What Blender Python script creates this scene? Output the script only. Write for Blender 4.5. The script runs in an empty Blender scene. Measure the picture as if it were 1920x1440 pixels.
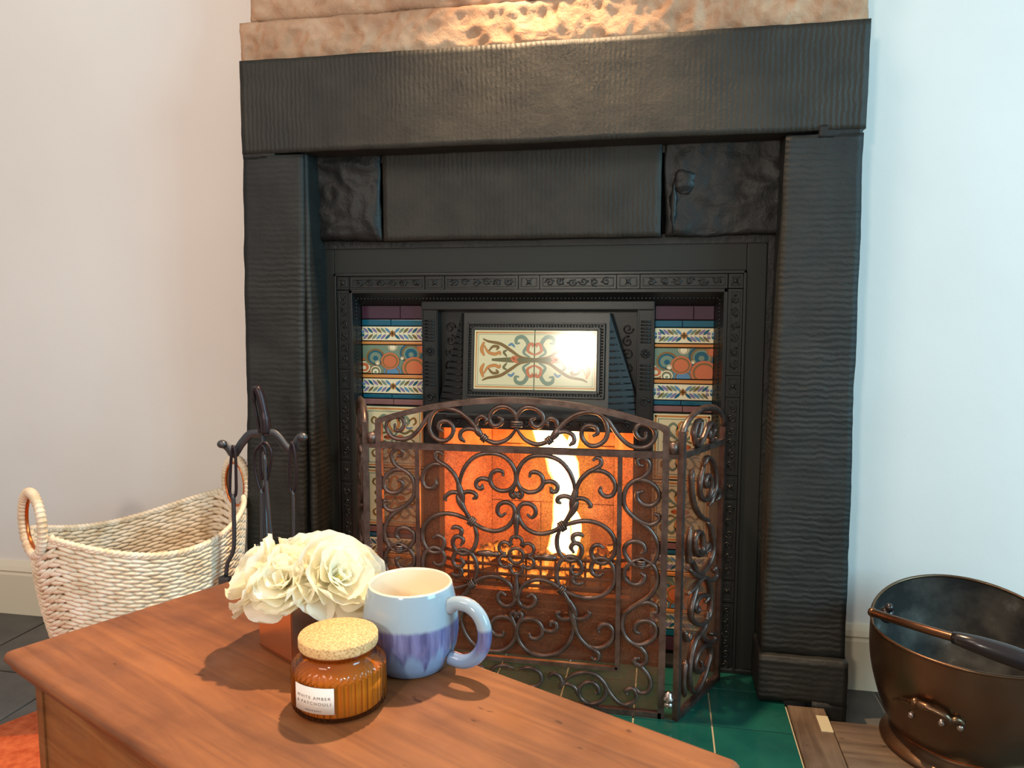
import bpy, bmesh, math, random
from mathutils import Vector, Matrix, noise
random.seed(7)
PI = math.pi
sc = bpy.context.scene
COL = sc.collection

# ------------------------------------------------------------------ camera
YAW, PITCH, FPX = math.radians(11.2), math.radians(5.75), 1440.0
CAM = Vector((0, 0, 0.85))
FW = Vector((-math.sin(YAW)*math.cos(PITCH), math.cos(YAW)*math.cos(PITCH), -math.sin(PITCH)))
RT = Vector((math.cos(YAW), math.sin(YAW), 0)); UP = RT.cross(FW)
cd = bpy.data.cameras.new('camera'); cam = bpy.data.objects.new('camera', cd); COL.objects.link(cam)
cd.sensor_fit = 'HORIZONTAL'; cd.sensor_width = 36; cd.lens = 36*FPX/1920; cd.clip_start = 0.02
cam.matrix_world = Matrix(((RT.x, UP.x, -FW.x, 0), (RT.y, UP.y, -FW.y, 0), (RT.z, UP.z, -FW.z, CAM.z), (0, 0, 0, 1)))
sc.camera = cam

def ray(px, py): return FW + RT*((px-960)/FPX) - UP*((py-720)/FPX)
def aty(px, py, y):                    # measure: point of the photograph on the plane y = const
    d = ray(px, py); return CAM + d*(y/d.y)
def atz(px, py, z):
    d = ray(px, py); return CAM + d*((z-CAM.z)/d.z)

# ------------------------------------------------------------------ world, lights, exposure
w = bpy.data.worlds.new('world'); sc.world = w; w.use_nodes = True
wb = w.node_tree.nodes['Background']; wb.inputs[0].default_value = (1.0, 0.93, 0.88, 1); wb.inputs[1].default_value = 0.40
def light(name, kind, loc, col, power, size=0.05, target=None, sy=None, spot=None):
    l = bpy.data.lights.new(name, kind); l.color = col; l.energy = power
    if kind == 'AREA':
        l.size = size
        if sy: l.shape = 'RECTANGLE'; l.size_y = sy
    else: l.shadow_soft_size = size
    if spot: l.spot_size = spot; l.spot_blend = 0.6
    o = bpy.data.objects.new(name, l); COL.objects.link(o); o.location = loc
    if target is not None:
        o.rotation_euler = (Vector(target)-Vector(loc)).to_track_quat('-Z', 'Y').to_euler()
    return o
light('downlight', 'SPOT', (-0.27, 1.47, 2.05), (1.0, 0.68, 0.40), 150, 0.028, (-0.24, 1.0, 0.45), spot=math.radians(82))
light('window_light', 'AREA', (2.6, 0.1, 1.5), (0.34, 0.78, 1.0), 64, 1.1, (0.3, 1.7, 0.9), 1.4)
light('warm_fill_light', 'AREA', (-1.3, -0.6, 2.3), (1.0, 0.74, 0.60), 14, 0.8, (-1.0, 1.4, 0.6))  # warm fill added to brighten the room, no visible fitting
gp = aty(1085, 655, 1.745); gd = (gp-CAM).normalized(); gn = Vector((0, -math.cos(.1146), math.sin(.1146))); gr = gd-gn*(2*gd.dot(gn))
light('pendant_light', 'POINT', tuple(gp+gr*2.7), (1.0, 0.90, 0.74), 40, 0.085)
light('fire_light', 'POINT', (-0.25, 1.82, 0.42), (1.0, 0.27, 0.045), 4.6, 0.05)
light('ember_light', 'POINT', (-0.40, 1.81, 0.36), (1.0, 0.22, 0.03), 1.5, 0.05)
sc.view_settings.view_transform = 'Standard'; sc.view_settings.look = 'None'
sc.view_settings.gamma = 1.0; sc.view_settings.use_curve_mapping = False; sc.view_settings.exposure = 0.32

# ------------------------------------------------------------------ materials
def rgb(r, g, b):
    f = lambda c: (c/255/12.92) if c/255 <= .04045 else ((c/255+.055)/1.055)**2.4
    return (f(r), f(g), f(b), 1)
class Mat:
    def __init__(s, name, col=(.5, .5, .5, 1), rough=.5, metal=0.0, spec=0.5, trans=0):
        s.m = bpy.data.materials.new(name); s.m.use_nodes = True; s.t = s.m.node_tree; s.n = s.t.nodes
        s.b = s.n['Principled BSDF']; s.b.inputs['Base Color'].default_value = col
        s.b.inputs['Roughness'].default_value = rough; s.b.inputs['Metallic'].default_value = metal
        s.b.inputs['Specular IOR Level'].default_value = spec
        s.b.inputs['Transmission Weight'].default_value = trans
        s.co = None; s.last = None
    def add(s, t, **k):
        n = s.n.new(t)
        for a, v in k.items(): setattr(n, a, v)
        return n
    def link(s, a, b): s.t.links.new(a, b)
    def coord(s, scale=(1, 1, 1), rot=(0, 0, 0), obj=True):
        tc = s.add('ShaderNodeTexCoord'); mp = s.add('ShaderNodeMapping')
        mp.inputs['Scale'].default_value = scale; mp.inputs['Rotation'].default_value = rot
        s.link(tc.outputs['Object' if obj else 'Generated'], mp.inputs[0]); return mp.outputs[0]
    def noise(s, co, scale, detail=4, rough=.55, dist=0):
        n = s.add('ShaderNodeTexNoise'); n.inputs['Scale'].default_value = scale; n.inputs['Detail'].default_value = detail
        n.inputs['Roughness'].default_value = rough; n.inputs['Distortion'].default_value = dist
        s.link(co, n.inputs[0]); return n.outputs[0]
    def wave(s, co, scale, dist=2, direction='X', dscale=1.5, detail=2, kind='BANDS'):
        n = s.add('ShaderNodeTexWave'); n.wave_type = kind
        if kind == 'BANDS': n.bands_direction = direction
        n.inputs['Scale'].default_value = scale; n.inputs['Distortion'].default_value = dist
        n.inputs['Detail'].default_value = detail; n.inputs['Detail Scale'].default_value = dscale
        s.link(co, n.inputs[0]); return n.outputs[1]
    def vor(s, co, scale, feature='F1'):
        n = s.add('ShaderNodeTexVoronoi'); n.feature = feature; n.inputs['Scale'].default_value = scale
        s.link(co, n.inputs[0]); return n.outputs[0]
    def ramp(s, fac, stops):
        r = s.add('ShaderNodeValToRGB'); e = r.color_ramp.elements
        while len(e) < len(stops): e.new(.5)
        for k, (p, c) in enumerate(stops):
            e[k].position = p; e[k].color = c if len(c) == 4 else (*c, 1)
        s.link(fac, r.inputs[0]); return r.outputs[0]
    def mix(s, a, b, fac, mode='MIX'):
        n = s.add('ShaderNodeMix', data_type='RGBA', blend_type=mode)
        for i, v in ((0, fac), (6, a), (7, b)):
            if hasattr(v, 'is_linked'): s.link(v, n.inputs[i])
            else: n.inputs[i].default_value = v
        return n.outputs[2]
    def math(s, op, a, b=0.0):
        n = s.add('ShaderNodeMath', operation=op)
        for i, v in ((0, a), (1, b)):
            if hasattr(v, 'is_linked'): s.link(v, n.inputs[i])
            else: n.inputs[i].default_value = v
        return n.outputs[0]
    def color(s, sock): s.link(sock, s.b.inputs['Base Color']); return s
    def bump(s, h, strength=.5, dist=.002):
        n = s.add('ShaderNodeBump'); n.inputs['Strength'].default_value = strength; n.inputs['Distance'].default_value = dist
        s.link(h, n.inputs['Height'])
        if s.last: s.link(s.last, n.inputs['Normal'])
        s.last = n.outputs[0]; s.link(s.last, s.b.inputs['Normal']); return s
    def emit(s, col, st): s.b.inputs['Emission Color'].default_value = col; s.b.inputs['Emission Strength'].default_value = st; return s

def m_wall():
    m = Mat('painted_plaster', rgb(232, 228, 222), .75, spec=.25); c = m.coord()
    m.color(m.ramp(m.noise(c, 1.3, 3), [(.3, rgb(228, 223, 217)), (.7, rgb(237, 233, 227))]))
    m.bump(m.noise(c, 9, 4), .25, .006); m.bump(m.noise(c, 160, 2), .12, .001); return m.m
def m_tooled(direction):
    m = Mat('black_painted_stone_'+direction.lower(), rgb(44, 44, 40), .56, spec=.40); c = m.coord()
    wv = m.wave(m.coord((1, 1, 1)), 30 if direction == 'X' else 25, 3.2, direction, 1.6, 3)
    patch = m.ramp(m.noise(c, 4.5, 2), [(.38, (.15, .15, .15)), (.6, (1, 1, 1))])
    m.bump(m.math('MULTIPLY', wv, patch), .42, .002)
    m.bump(m.noise(c, 60, 8, .7), .5, .003); m.bump(m.noise(c, 320, 4, .7), .4, .0008); m.bump(m.ramp(m.vor(c, 34), [(.0, (0, 0, 0)), (.09, (1, 1, 1))]), .25, .0012)
    m.color(m.ramp(m.noise(c, 14, 5), [(.3, rgb(27, 29, 27)), (.75, rgb(41, 43, 40))] if direction == 'Z' else [(.3, rgb(36, 35, 30)), (.75, rgb(54, 51, 43))])); return m.m  # lintel tone lighter and warmer: lamp warmth put into its colour
def m_rough_black():
    m = Mat('black_painted_rubble', rgb(26, 28, 27), .5, spec=.4); c = m.coord()
    m.bump(m.noise(c, 18, 6, .6, .6), .45, .008); m.bump(m.noise(c, 90, 4), .4, .003); return m.m
def m_pinkstone():
    m = Mat('rough_dressed_stone', rgb(190, 150, 125), .85, spec=.2); c = m.coord()
    m.color(m.ramp(m.noise(c, 11, 6), [(.28, rgb(172, 130, 100)), (.55, rgb(202, 162, 130)), (.8, rgb(218, 186, 156))]))
    m.bump(m.noise(c, 46, 8, .7, .6), .8, .008); m.bump(m.noise(c, 170, 3), .35, .002); return m.m
def m_simple(name, col, rough, metal=0, spec=.5, bs=None, bd=.001, bst=.3, var=None):
    m = Mat(name, col, rough, metal, spec); c = m.coord()
    if var: m.color(m.ramp(m.noise(c, var[0], 4), [(.3, var[1]), (.7, var[2])]))
    if bs: m.bump(m.noise(c, bs, 4), bst, bd)
    return m.m
def m_wood(name, c1, c2, c3, grain='X', rough=.42):
    m = Mat(name, c2, rough, spec=.4)
    sc_ = {'X': (1.2, 14, 14), 'Y': (14, 1.2, 14), 'Z': (14, 14, 1.2)}[grain]
    c = m.coord(sc_); c2_ = m.coord()
    g = m.noise(c, 3.2, 7, .62, .8)
    col = m.ramp(g, [(.25, c1), (.5, c2), (.78, c3)])
    big = m.ramp(m.noise(c2_, 7, 3), [(.30, (.58, .50, .46, 1)), (.50, (.92, .88, .86, 1)), (.68, (1.1, 1.08, 1.05, 1))])
    col = m.mix(col, big, 1.0, 'MULTIPLY')
    c4 = m.coord((30, 75, 40)) if grain == 'X' else m.coord((75, 30, 40))
    spots = m.ramp(m.noise(c4, 1.0, 2, .5), [(.70, (1, 1, 1, 1)), (.76, (.25, .18, .14, 1))])
    col = m.mix(col, spots, .8, 'MULTIPLY')
    m.color(col); m.bump(g, .25, .0015); m.bump(m.noise(c2_, 30, 3), .15, .002)
    m.link(m.ramp(m.noise(c2_, 20, 3), [(.3, (rough-.08,)*3), (.7, (rough+.14,)*3)]), m.b.inputs['Roughness'])
    return m.m
M = {}
M['wall'] = m_wall(); M['lintel'] = m_tooled('X'); M['jamb'] = m_tooled('Z'); M['rubble'] = m_rough_black(); M['pink'] = m_pinkstone()
M['skirt'] = m_simple('cream_gloss_paint', rgb(226, 216, 192), .35)
M['iron'] = m_simple('blackleaded_iron', rgb(42, 44, 43), .33, .45, .5, 240, .0006, .2)
M['ironplain'] = m_simple('black_register_plate', rgb(32, 36, 32), .55, .1, .4, 60, .001, .12)
M['irondark'] = m_simple('dark_brown_iron', rgb(24, 20, 18), .6, .2, .4, 90, .001, .3)  # darker, rougher iron for backings, grate and firebox shell
M['wrought'] = m_simple('bronzed_wrought_iron', rgb(104, 84, 76), .38, .75, .5, 130, .0008, .4, (40, rgb(84, 66, 58), rgb(124, 104, 96)))
M['toolsteel'] = m_simple('dark_forged_steel', rgb(84, 86, 90), .42, .8, .5, 80, .0006, .3)
M['toolgrip'] = m_simple('dark_handle_lacquer', rgb(52, 42, 46), .35, .6)
M['slate'] = m_simple('slate_tile', rgb(80, 78, 74), .5, 0, .4, 35, .002, .35, (9, rgb(68, 66, 63), rgb(98, 94, 88)))
M['grout'] = m_simple('pale_grout', rgb(150, 146, 138), .9)
M['hgrout'] = m_simple('hearth_grout', rgb(176, 168, 140), .8)
M['green'] = m_simple('green_glazed_tile', rgb(16, 80, 70), .16, 0, .6, 12, .001, .25, (8, rgb(12, 64, 58), rgb(26, 84, 72)))
M['oak'] = m_wood('weathered_oak', rgb(70, 56, 44), rgb(98, 82, 66), rgb(120, 104, 86), 'Y', .5)
M['oakx'] = m_wood('weathered_oak_across', rgb(70, 56, 44), rgb(98, 82, 66), rgb(120, 104, 86), 'X', .5)
M['chest'] = m_wood('waxed_pine_top', rgb(104, 60, 34), rgb(134, 82, 46), rgb(154, 98, 56), 'X', .5)
M['chestside'] = m_wood('waxed_pine_side', rgb(90, 56, 32), rgb(124, 82, 46), rgb(146, 102, 60), 'X', .42)
M['rug'] = m_simple('orange_wool', rgb(196, 96, 56), .95, 0, .1, 420, .004, .9, (60, rgb(178, 78, 44), rgb(212, 112, 70)))
M['copper'] = m_simple('polished_copper', rgb(248, 196, 156), .26, 1.0, .5, 14, .002, .08)
M['copperring'] = m_simple('copper_ring', rgb(214, 120, 66), .22, 1.0)
m = Mat('white_petal', rgb(255, 252, 240), .6, spec=.2); tr = m.add('ShaderNodeBsdfTranslucent'); tr.inputs[0].default_value = rgb(255, 250, 222); mx = m.add('ShaderNodeMixShader')
mx.inputs[0].default_value = .45; m.link(m.b.outputs[0], mx.inputs[1]); m.link(tr.outputs[0], mx.inputs[2]); m.link(mx.outputs[0], m.n['Material Output'].inputs[0]); M['petal'] = m.m
M['petalheart'] = m_simple('yellow_petal_heart', rgb(240, 226, 140), .6)
M['leaf'] = m_simple('leaf', rgb(58, 84, 44), .5)
m = Mat('cork', rgb(206, 164, 112), .8, spec=.2); c = m.coord()
m.color(m.ramp(m.vor(c, 420), [(.1, rgb(172, 128, 84)), (.5, rgb(216, 176, 122)), (.9, rgb(228, 192, 140))])); m.bump(m.noise(c, 500, 3), .4, .0006); M['cork'] = m.m
M['label'] = m_simple('white_paper', rgb(240, 232, 222), .6)
M['ink'] = m_simple('grey_ink', rgb(112, 96, 96), .7)
M['wax'] = m_simple('honey_wax', rgb(240, 208, 130), .5)
# thin amber glass
def m_glass(name, col, edge):
    m = Mat(name); t = m.add('ShaderNodeBsdfTransparent'); t.inputs[0].default_value = col
    g = m.add('ShaderNodeBsdfGlossy'); g.inputs[0].default_value = (1, 1, 1, 1); g.inputs['Roughness'].default_value = .04
    f = m.add('ShaderNodeFresnel'); f.inputs[0].default_value = 1.5
    mx = m.add('ShaderNodeMixShader'); m.link(f.outputs[0], mx.inputs[0]); m.link(t.outputs[0], mx.inputs[1]); m.link(g.outputs[0], mx.inputs[2])
    lw = m.add('ShaderNodeLayerWeight'); lw.inputs[0].default_value = .45
    d = m.add('ShaderNodeBsdfDiffuse'); d.inputs[0].default_value = edge
    m2 = m.add('ShaderNodeMixShader'); m.link(m.math('MULTIPLY', lw.outputs[1], .6), m2.inputs[0]); m.link(mx.outputs[0], m2.inputs[1]); m.link(d.outputs[0], m2.inputs[2])
    m.link(m2.outputs[0], m.n['Material Output'].inputs[0]); return m.m
M['amber'] = m_glass('amber_glass', (.84, .48, .17, 1), (.07, .022, .005, 1))
# fine spark mesh
def m_mesh():
    m = Mat('fine_spark_mesh', rgb(150, 92, 62), .5, .3); c = m.coord()
    t = m.add('ShaderNodeBsdfTransparent'); mx = m.add('ShaderNodeMixShader')
    fac = m.ramp(m.noise(c, 420, 2, .7), [(.35, (.20, .20, .20)), (.65, (.52, .52, .52))])
    m.link(fac, mx.inputs[0]); m.link(t.outputs[0], mx.inputs[1]); m.link(m.b.outputs[0], mx.inputs[2])
    m.link(mx.outputs[0], m.n['Material Output'].inputs[0]); return m.m
M['mesh'] = m_mesh()
def m_flame():
    m = Mat('flame'); lw = m.add('ShaderNodeLayerWeight'); lw.inputs[0].default_value = .35
    e = m.add('ShaderNodeEmission'); t = m.add('ShaderNodeBsdfTransparent'); mx = m.add('ShaderNodeMixShader')
    m.link(m.ramp(lw.outputs[1], [(.0, (1, .78, .40, 1)), (.3, (1, .50, .12, 1)), (.7, (1, .16, .01, 1))]), e.inputs[0])
    m.link(m.ramp(lw.outputs[1], [(.0, (1, 1, 1)), (.5, (.35, .35, .35)), (.9, (.05, .05, .05))]), e.inputs[1])
    st = m.math('MULTIPLY', m.ramp(lw.outputs[1], [(.0, (1, 1, 1)), (.5, (.30, .30, .30)), (.95, (.05, .05, .05))]), 14.0)
    m.link(st, e.inputs[1])
    m.link(m.ramp(lw.outputs[1], [(.3, (1, 1, 1)), (.95, (.0, .0, .0))]), mx.inputs[0])
    m.link(t.outputs[0], mx.inputs[1]); m.link(e.outputs[0], mx.inputs[2]); m.link(mx.outputs[0], m.n['Material Output'].inputs[0]); return m.m
M['flame'] = m_flame()
def m_halo():  # emissive shell added to imitate the glow round the flame
    m = Mat('flame_glow_shell'); lw = m.add('ShaderNodeLayerWeight'); lw.inputs[0].default_value = .5
    e = m.add('ShaderNodeEmission'); e.inputs[0].default_value = (1, .30, .03, 1); e.inputs[1].default_value = 1.6
    t = m.add('ShaderNodeBsdfTransparent'); mx = m.add('ShaderNodeMixShader')
    m.link(m.ramp(lw.outputs[1], [(.0, (.26,)*3), (.5, (.10,)*3), (.9, (0, 0, 0))]), mx.inputs[0])
    m.link(t.outputs[0], mx.inputs[1]); m.link(e.outputs[0], mx.inputs[2]); m.link(mx.outputs[0], m.n['Material Output'].inputs[0]); return m.m
M['halo'] = m_halo()
m = Mat('glowing_coal', rgb(30, 22, 20), .8); c = m.coord()
r = m.ramp(m.noise(c, 28, 4), [(.45, (0, 0, 0, 1)), (.6, (1, .22, .02, 1)), (.75, (1, .6, .15, 1))]); m.link(r, m.b.inputs['Emission Color']); m.b.inputs['Emission Strength'].default_value = 3.0; M['coal'] = m.m
m = Mat('firebrick', rgb(196, 140, 104), .85, spec=.2); c = m.coord()
m.color(m.ramp(m.noise(c, 16, 6), [(.3, rgb(150, 96, 66)), (.6, rgb(206, 150, 112)), (.85, rgb(222, 176, 140))])); m.bump(m.noise(c, 60, 5), .6, .004); M['firebrick'] = m.m
# tile glazes
def gl(name, r, g, b, rough=.14): return m_simple(name, rgb(r, g, b), rough, 0, .55)
M['cream'] = gl('cream_glaze', 226, 216, 170); M['ochre'] = gl('ochre_glaze', 206, 136, 70); M['teal'] = gl('teal_glaze', 20, 92, 112)
M['plum'] = gl('plum_glaze', 70, 42, 56); M['mauve'] = gl('mauve_glaze', 134, 96, 92); M['blue'] = gl('blue_glaze', 90, 138, 168)
M['rust'] = gl('rust_glaze', 206, 112, 66); M['sage'] = gl('sage_glaze', 118, 140, 116); M['brownline'] = gl('brown_line_glaze', 130, 100, 50)
M['lilac'] = gl('lilac_glaze', 128, 122, 158); M['olive'] = gl('olive_glaze', 112, 106, 66); M['pale'] = gl('pale_glaze', 236, 226, 186)
M['navy'] = gl('navy_glaze', 26, 52, 84)
def m_straw():
    m = Mat('seagrass', rgb(206, 184, 150), .7, spec=.25); c = m.coord()
    m.color(m.ramp(m.noise(c, 22, 4), [(.3, rgb(200, 176, 142)), (.5, rgb(226, 210, 184)), (.72, rgb(242, 232, 214))]))
    m.bump(m.noise(m.coord((60, 60, 400)), 4, 3), .35, .001); return m.m
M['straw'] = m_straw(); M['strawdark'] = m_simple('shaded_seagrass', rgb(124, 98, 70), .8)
def m_mug():
    m = Mat('reactive_mug_glaze', rgb(150, 170, 190), .14, spec=.6)
    tc = m.add('ShaderNodeTexCoord'); sp = m.add('ShaderNodeSeparateXYZ'); m.link(tc.outputs['Object'], sp.inputs[0])
    ang = m.math('ARCTAN2', sp.outputs[1], sp.outputs[0])
    cb = m.add('ShaderNodeCombineXYZ'); m.link(ang, cb.inputs[0])
    drip = m.noise(cb.outputs[0], 2.6, 2)
    fine = m.noise(cb.outputs[0], 11, 3)
    dz = m.math('ADD', m.math('MULTIPLY', m.math('SUBTRACT', drip, .5), .10), m.math('MULTIPLY', m.math('SUBTRACT', fine, .5), .012))
    z2 = m.math('ADD', sp.outputs[2], dz)
    low = m.ramp(z2, [(.025, (0, 0, 0)), (.033, (1, 1, 1))])
    top = m.ramp(m.math('ADD', sp.outputs[2], m.math('MULTIPLY', fine, .004)), [(.0585, (0, 0, 0)), (.0625, (1, 1, 1))])
    streak = m.noise(m.coord((80, 80, 9)), 1.6, 3)
    band = m.ramp(streak, [(.35, rgb(78, 84, 128)), (.65, rgb(122, 128, 176))])
    base = m.mix(rgb(128, 154, 190), band, low)
    base = m.mix(base, rgb(158, 178, 192), top)
    m.color(base); m.bump(m.noise(m.coord(), 45, 2), .1, .001); return m.m
M['mug'] = m_mug(); M['mugin'] = m_simple('cream_mug_glaze', rgb(240, 226, 200), .15, 0, .55)
m = Mat('aged_copper', rgb(150, 104, 76), .30, .9); c = m.coord()
m.color(m.ramp(m.noise(c, 5, 4), [(.3, rgb(104, 66, 46)), (.5, rgb(106, 82, 62)), (.72, rgb(98, 90, 74))]))
m.bump(m.noise(c, 26, 3), .12, .002); m.link(m.ramp(m.noise(c, 12, 4), [(.3, (.24,)*3), (.7, (.42,)*3)]), m.b.inputs['Roughness']); M['scuttle'] = m.m
m = Mat('tarnished_scuttle_inside', rgb(70, 70, 66), .55, .55); c = m.coord()
m.color(m.ramp(m.noise(c, 14, 5), [(.4, rgb(54, 54, 52)), (.62, rgb(90, 88, 82)), (.8, rgb(150, 150, 146))])); M['scuttlein'] = m.m
M['darkgrip'] = m_simple('dark_turned_handle', rgb(40, 36, 38), .22, .3, .6)
M['steel'] = m_simple('bright_steel', rgb(180, 168, 160), .3, 1.0)

# ------------------------------------------------------------------ builders
def link(name, me, mat=None, parent=None, label=None, cat=None, group=None, kind=None, loc=None):
    o = bpy.data.objects.new(name, me); COL.objects.link(o)
    if mat is not None and me is not None:
        for q in (mat if isinstance(mat, (list, tuple)) else [mat]): me.materials.append(q)
    if parent: o.parent = parent
    if loc is not None: o.location = loc
    if label: o['label'] = label
    if cat: o['category'] = cat
    if group: o['group'] = group
    if kind: o['kind'] = kind
    return o
class G:                                # a pile of vertices and faces that becomes ONE mesh
    def __init__(s): s.v = []; s.f = []; s.mi = []; s.sm = []
    def add(s, vs, fs, mi=0, smooth=False):
        b = len(s.v); s.v += [tuple(p) for p in vs]; s.f += [tuple(b+i for i in f) for f in fs]
        s.mi += [mi]*len(fs); s.sm += [smooth]*len(fs); return s
    def box(s, x0, x1, y0, y1, z0, z1, bev=0.0, mi=0, mat=None):
        bm = bmesh.new(); bmesh.ops.create_cube(bm, size=1)
        for v in bm.verts: v.co = Vector(((x0+x1)/2+v.co.x*(x1-x0), (y0+y1)/2+v.co.y*(y1-y0), (z0+z1)/2+v.co.z*(z1-z0)))
        if bev: bmesh.ops.bevel(bm, geom=bm.edges[:], offset=min(bev, .45*min(x1-x0, y1-y0, z1-z0)), segments=2, affect='EDGES', profile=.6)
        if mat: bm.transform(mat)
        bm.verts.index_update()
        s.add([v.co.copy() for v in bm.verts], [[v.index for v in f.verts] for f in bm.faces], mi); bm.free(); return s
    def tube(s, pts, r, n=8, mi=0, flat=1.0, closed=False, caps=True, up=None):
        pts = [Vector(p) for p in pts]; N = len(pts)
        rr = r if isinstance(r, (list, tuple)) else [r]*N
        vs = []; T0 = None; nrm = None
        for i, p in enumerate(pts):
            a = pts[(i-1) % N] if (closed or i) else p; b = pts[(i+1) % N] if (closed or i < N-1) else p
            T = (b-a); T = T.normalized() if T.length > 1e-9 else Vector((0, 0, 1))
            if up is not None: nrm = Vector(up) - T*T.dot(Vector(up)); nrm = nrm.normalized() if nrm.length > 1e-6 else T.orthogonal().normalized()
            elif nrm is None: nrm = T.orthogonal().normalized()
            else:
                nrm = nrm - T*T.dot(nrm); nrm = nrm.normalized() if nrm.length > 1e-6 else T.orthogonal().normalized()
            bn = T.cross(nrm)
            for k in range(n):
                a_ = 2*PI*k/n; vs.append(p + nrm*(math.cos(a_)*rr[i]*flat) + bn*(math.sin(a_)*rr[i]))
        fs = []
        for i in range(N if closed else N-1):
            j = (i+1) % N
            for k in range(n): fs.append((i*n+k, i*n+(k+1) % n, j*n+(k+1) % n, j*n+k))
        if caps and not closed: fs += [tuple(range(n))[::-1], tuple((N-1)*n+k for k in range(n))]
        return s.add(vs, fs, mi, True)
    def lathe(s, prof, n=48, c=(0, 0, 0), mi=0, fn=None, smooth=True, cap=False):
        vs = []; c = Vector(c)
        for (r, z) in prof:
            for k in range(n):
                a = 2*PI*k/n; q = r if fn is None else fn(r, z, a)
                vs.append(c+Vector((q*math.cos(a), q*math.sin(a), z)))
        fs = [(i*n+k, i*n+(k+1) % n, (i+1)*n+(k+1) % n, (i+1)*n+k) for i in range(len(prof)-1) for k in range(n)]
        if cap: fs += [tuple(range(n))[::-1], tuple((len(prof)-1)*n+k for k in range(n))]
        return s.add(vs, fs, mi, smooth)
    def ball(s, c, rx, ry, rz, n=8, m=6, mi=0, rot=None):
        vs = []
        for i in range(m+1):
            t = PI*i/m
            for k in range(n):
                a = 2*PI*k/n; p = Vector((rx*math.sin(t)*math.cos(a), ry*math.sin(t)*math.sin(a), rz*math.cos(t)))
                vs.append(Vector(c)+(rot @ p if rot else p))
        fs = [(i*n+k, i*n+(k+1) % n, (i+1)*n+(k+1) % n, (i+1)*n+k) for i in range(m) for k in range(n)]
        return s.add(vs, fs, mi, True)
    def build(s, name, mat=None, parent=None, **k):
        me = bpy.data.meshes.new(name); me.from_pydata(s.v, [], s.f); me.update()
        me.polygons.foreach_set('material_index', s.mi); me.polygons.foreach_set('use_smooth', s.sm)
        bm = bmesh.new(); bm.from_mesh(me); bmesh.ops.remove_doubles(bm, verts=bm.verts, dist=1e-6); bmesh.ops.recalc_face_normals(bm, faces=bm.faces); bm.to_mesh(me); bm.free()
        return link(name, me, mat, parent, **k)
def thing(name, loc, label, cat, group=None, kind=None):
    return link(name, None, None, None, label, cat, group, kind, loc)
def settle(root):                       # children were built in world space: keep them there
    for c in root.children: c.matrix_parent_inverse = Matrix.Translation(-root.location)
def cr(pts, sub=5, closed=False):       # Catmull-Rom through the points
    P = [Vector(p) for p in pts]; N = len(P); out = []
    for i in range(N if closed else N-1):
        p0 = P[(i-1) % N] if (closed or i) else P[0]*2-P[1]; p1 = P[i]; p2 = P[(i+1) % N]
        p3 = P[(i+2) % N] if (closed or i+2 < N) else P[-1]*2-P[-2]
        for k in range(sub):
            t = k/sub
            out.append(.5*((2*p1)+(p2-p0)*t+(2*p0-5*p1+4*p2-p3)*t*t+(3*p1-p0-3*p2+p3)*t*t*t))
    if not closed: out.append(P[-1])
    return out
def stone(name, x0, x1, y0, y1, z0, z1, step, amp, mat, parent, seed=0, freq=8, fine=0.0, ridge=False, warp=None, **k):
    g = G(); L = [(x0, x1), (y0, y1), (z0, z1)]
    n = [max(2, int(round((b-a)/step))) for a, b in L]
    def P(i, t): return L[i][0]+(L[i][1]-L[i][0])*t
    for ax in range(3):
        u, v = [a for a in range(3) if a != ax]
        for side in (0, 1):
            vs = []
            for i in range(n[u]+1):
                for j in range(n[v]+1):
                    p = [0, 0, 0]; p[ax] = L[ax][side]; p[u] = P(u, i/n[u]); p[v] = P(v, j/n[v]); vs.append(p)
            g.add(vs, [(i*(n[v]+1)+j, (i+1)*(n[v]+1)+j, (i+1)*(n[v]+1)+j+1, i*(n[v]+1)+j+1) for i in range(n[u]) for j in range(n[v])], 0, True)
    c = Vector(((x0+x1)/2, (y0+y1)/2, (z0+z1)/2))
    out = []
    for v in g.v:
        p = Vector(v); q = p*freq + Vector((seed*7.3, seed*3.1, seed*1.7))
        d = noise.noise_vector(q)*amp
        if fine: d += noise.noise_vector(p*freq*4.5)*fine
        if ridge:
            r_ = 1-abs(noise.noise(q*1.0))*2; r2 = 1-abs(noise.noise(q*2.6+Vector((4, 1, 2))))*2
            if abs(p.y-y0) < 1e-6:
                e = min(1, min(p.x-x0, x1-p.x, p.z-z0, z1-p.z)/.012); d.y -= e*ridge*(.6*r_+.4*r2)
        p2 = p+d
        for i in (0, 2):                 # soften arrises
            pass
        if warp: p2 = warp(p2)
        out.append(tuple(p2))
    g.v = out
    return g.build(name, mat, parent, **k)

# ================================================================== SETTING
YW = 1.77; YF = 1.615; YI = 1.72
g = G(); g.box(-3.2, -.93, YW, YW+.2, 0, 2.5); g.box(.33, 3.2, YW, YW+.2, 0, 2.5); g.box(-.93, .33, YW, YW+.2, 1.19, 2.5)
g.build('wall_back', M['wall'], kind='structure')
def skirting(name, x0, x1):
    prof = [(YW, 0), (YW-.018, 0), (YW-.018, .112), (YW-.014, .118), (YW-.019, .124), (YW-.014, .135), (YW-.006, .146), (YW, .148)]
    g = G(); vs = [(x, y, z) for x in (x0, x1) for (y, z) in prof]; n = len(prof)
    g.add(vs, [(i, i+1, n+i+1, n+i) for i in range(n-1)]+[tuple(range(n)), tuple(range(2*n-1, n-1, -1))])
    g.build(name, M['skirt'], kind='structure')
skirting('baseboard_left', -3.2, -.955); skirting('baseboard_right', .385, 3.2)
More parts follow.
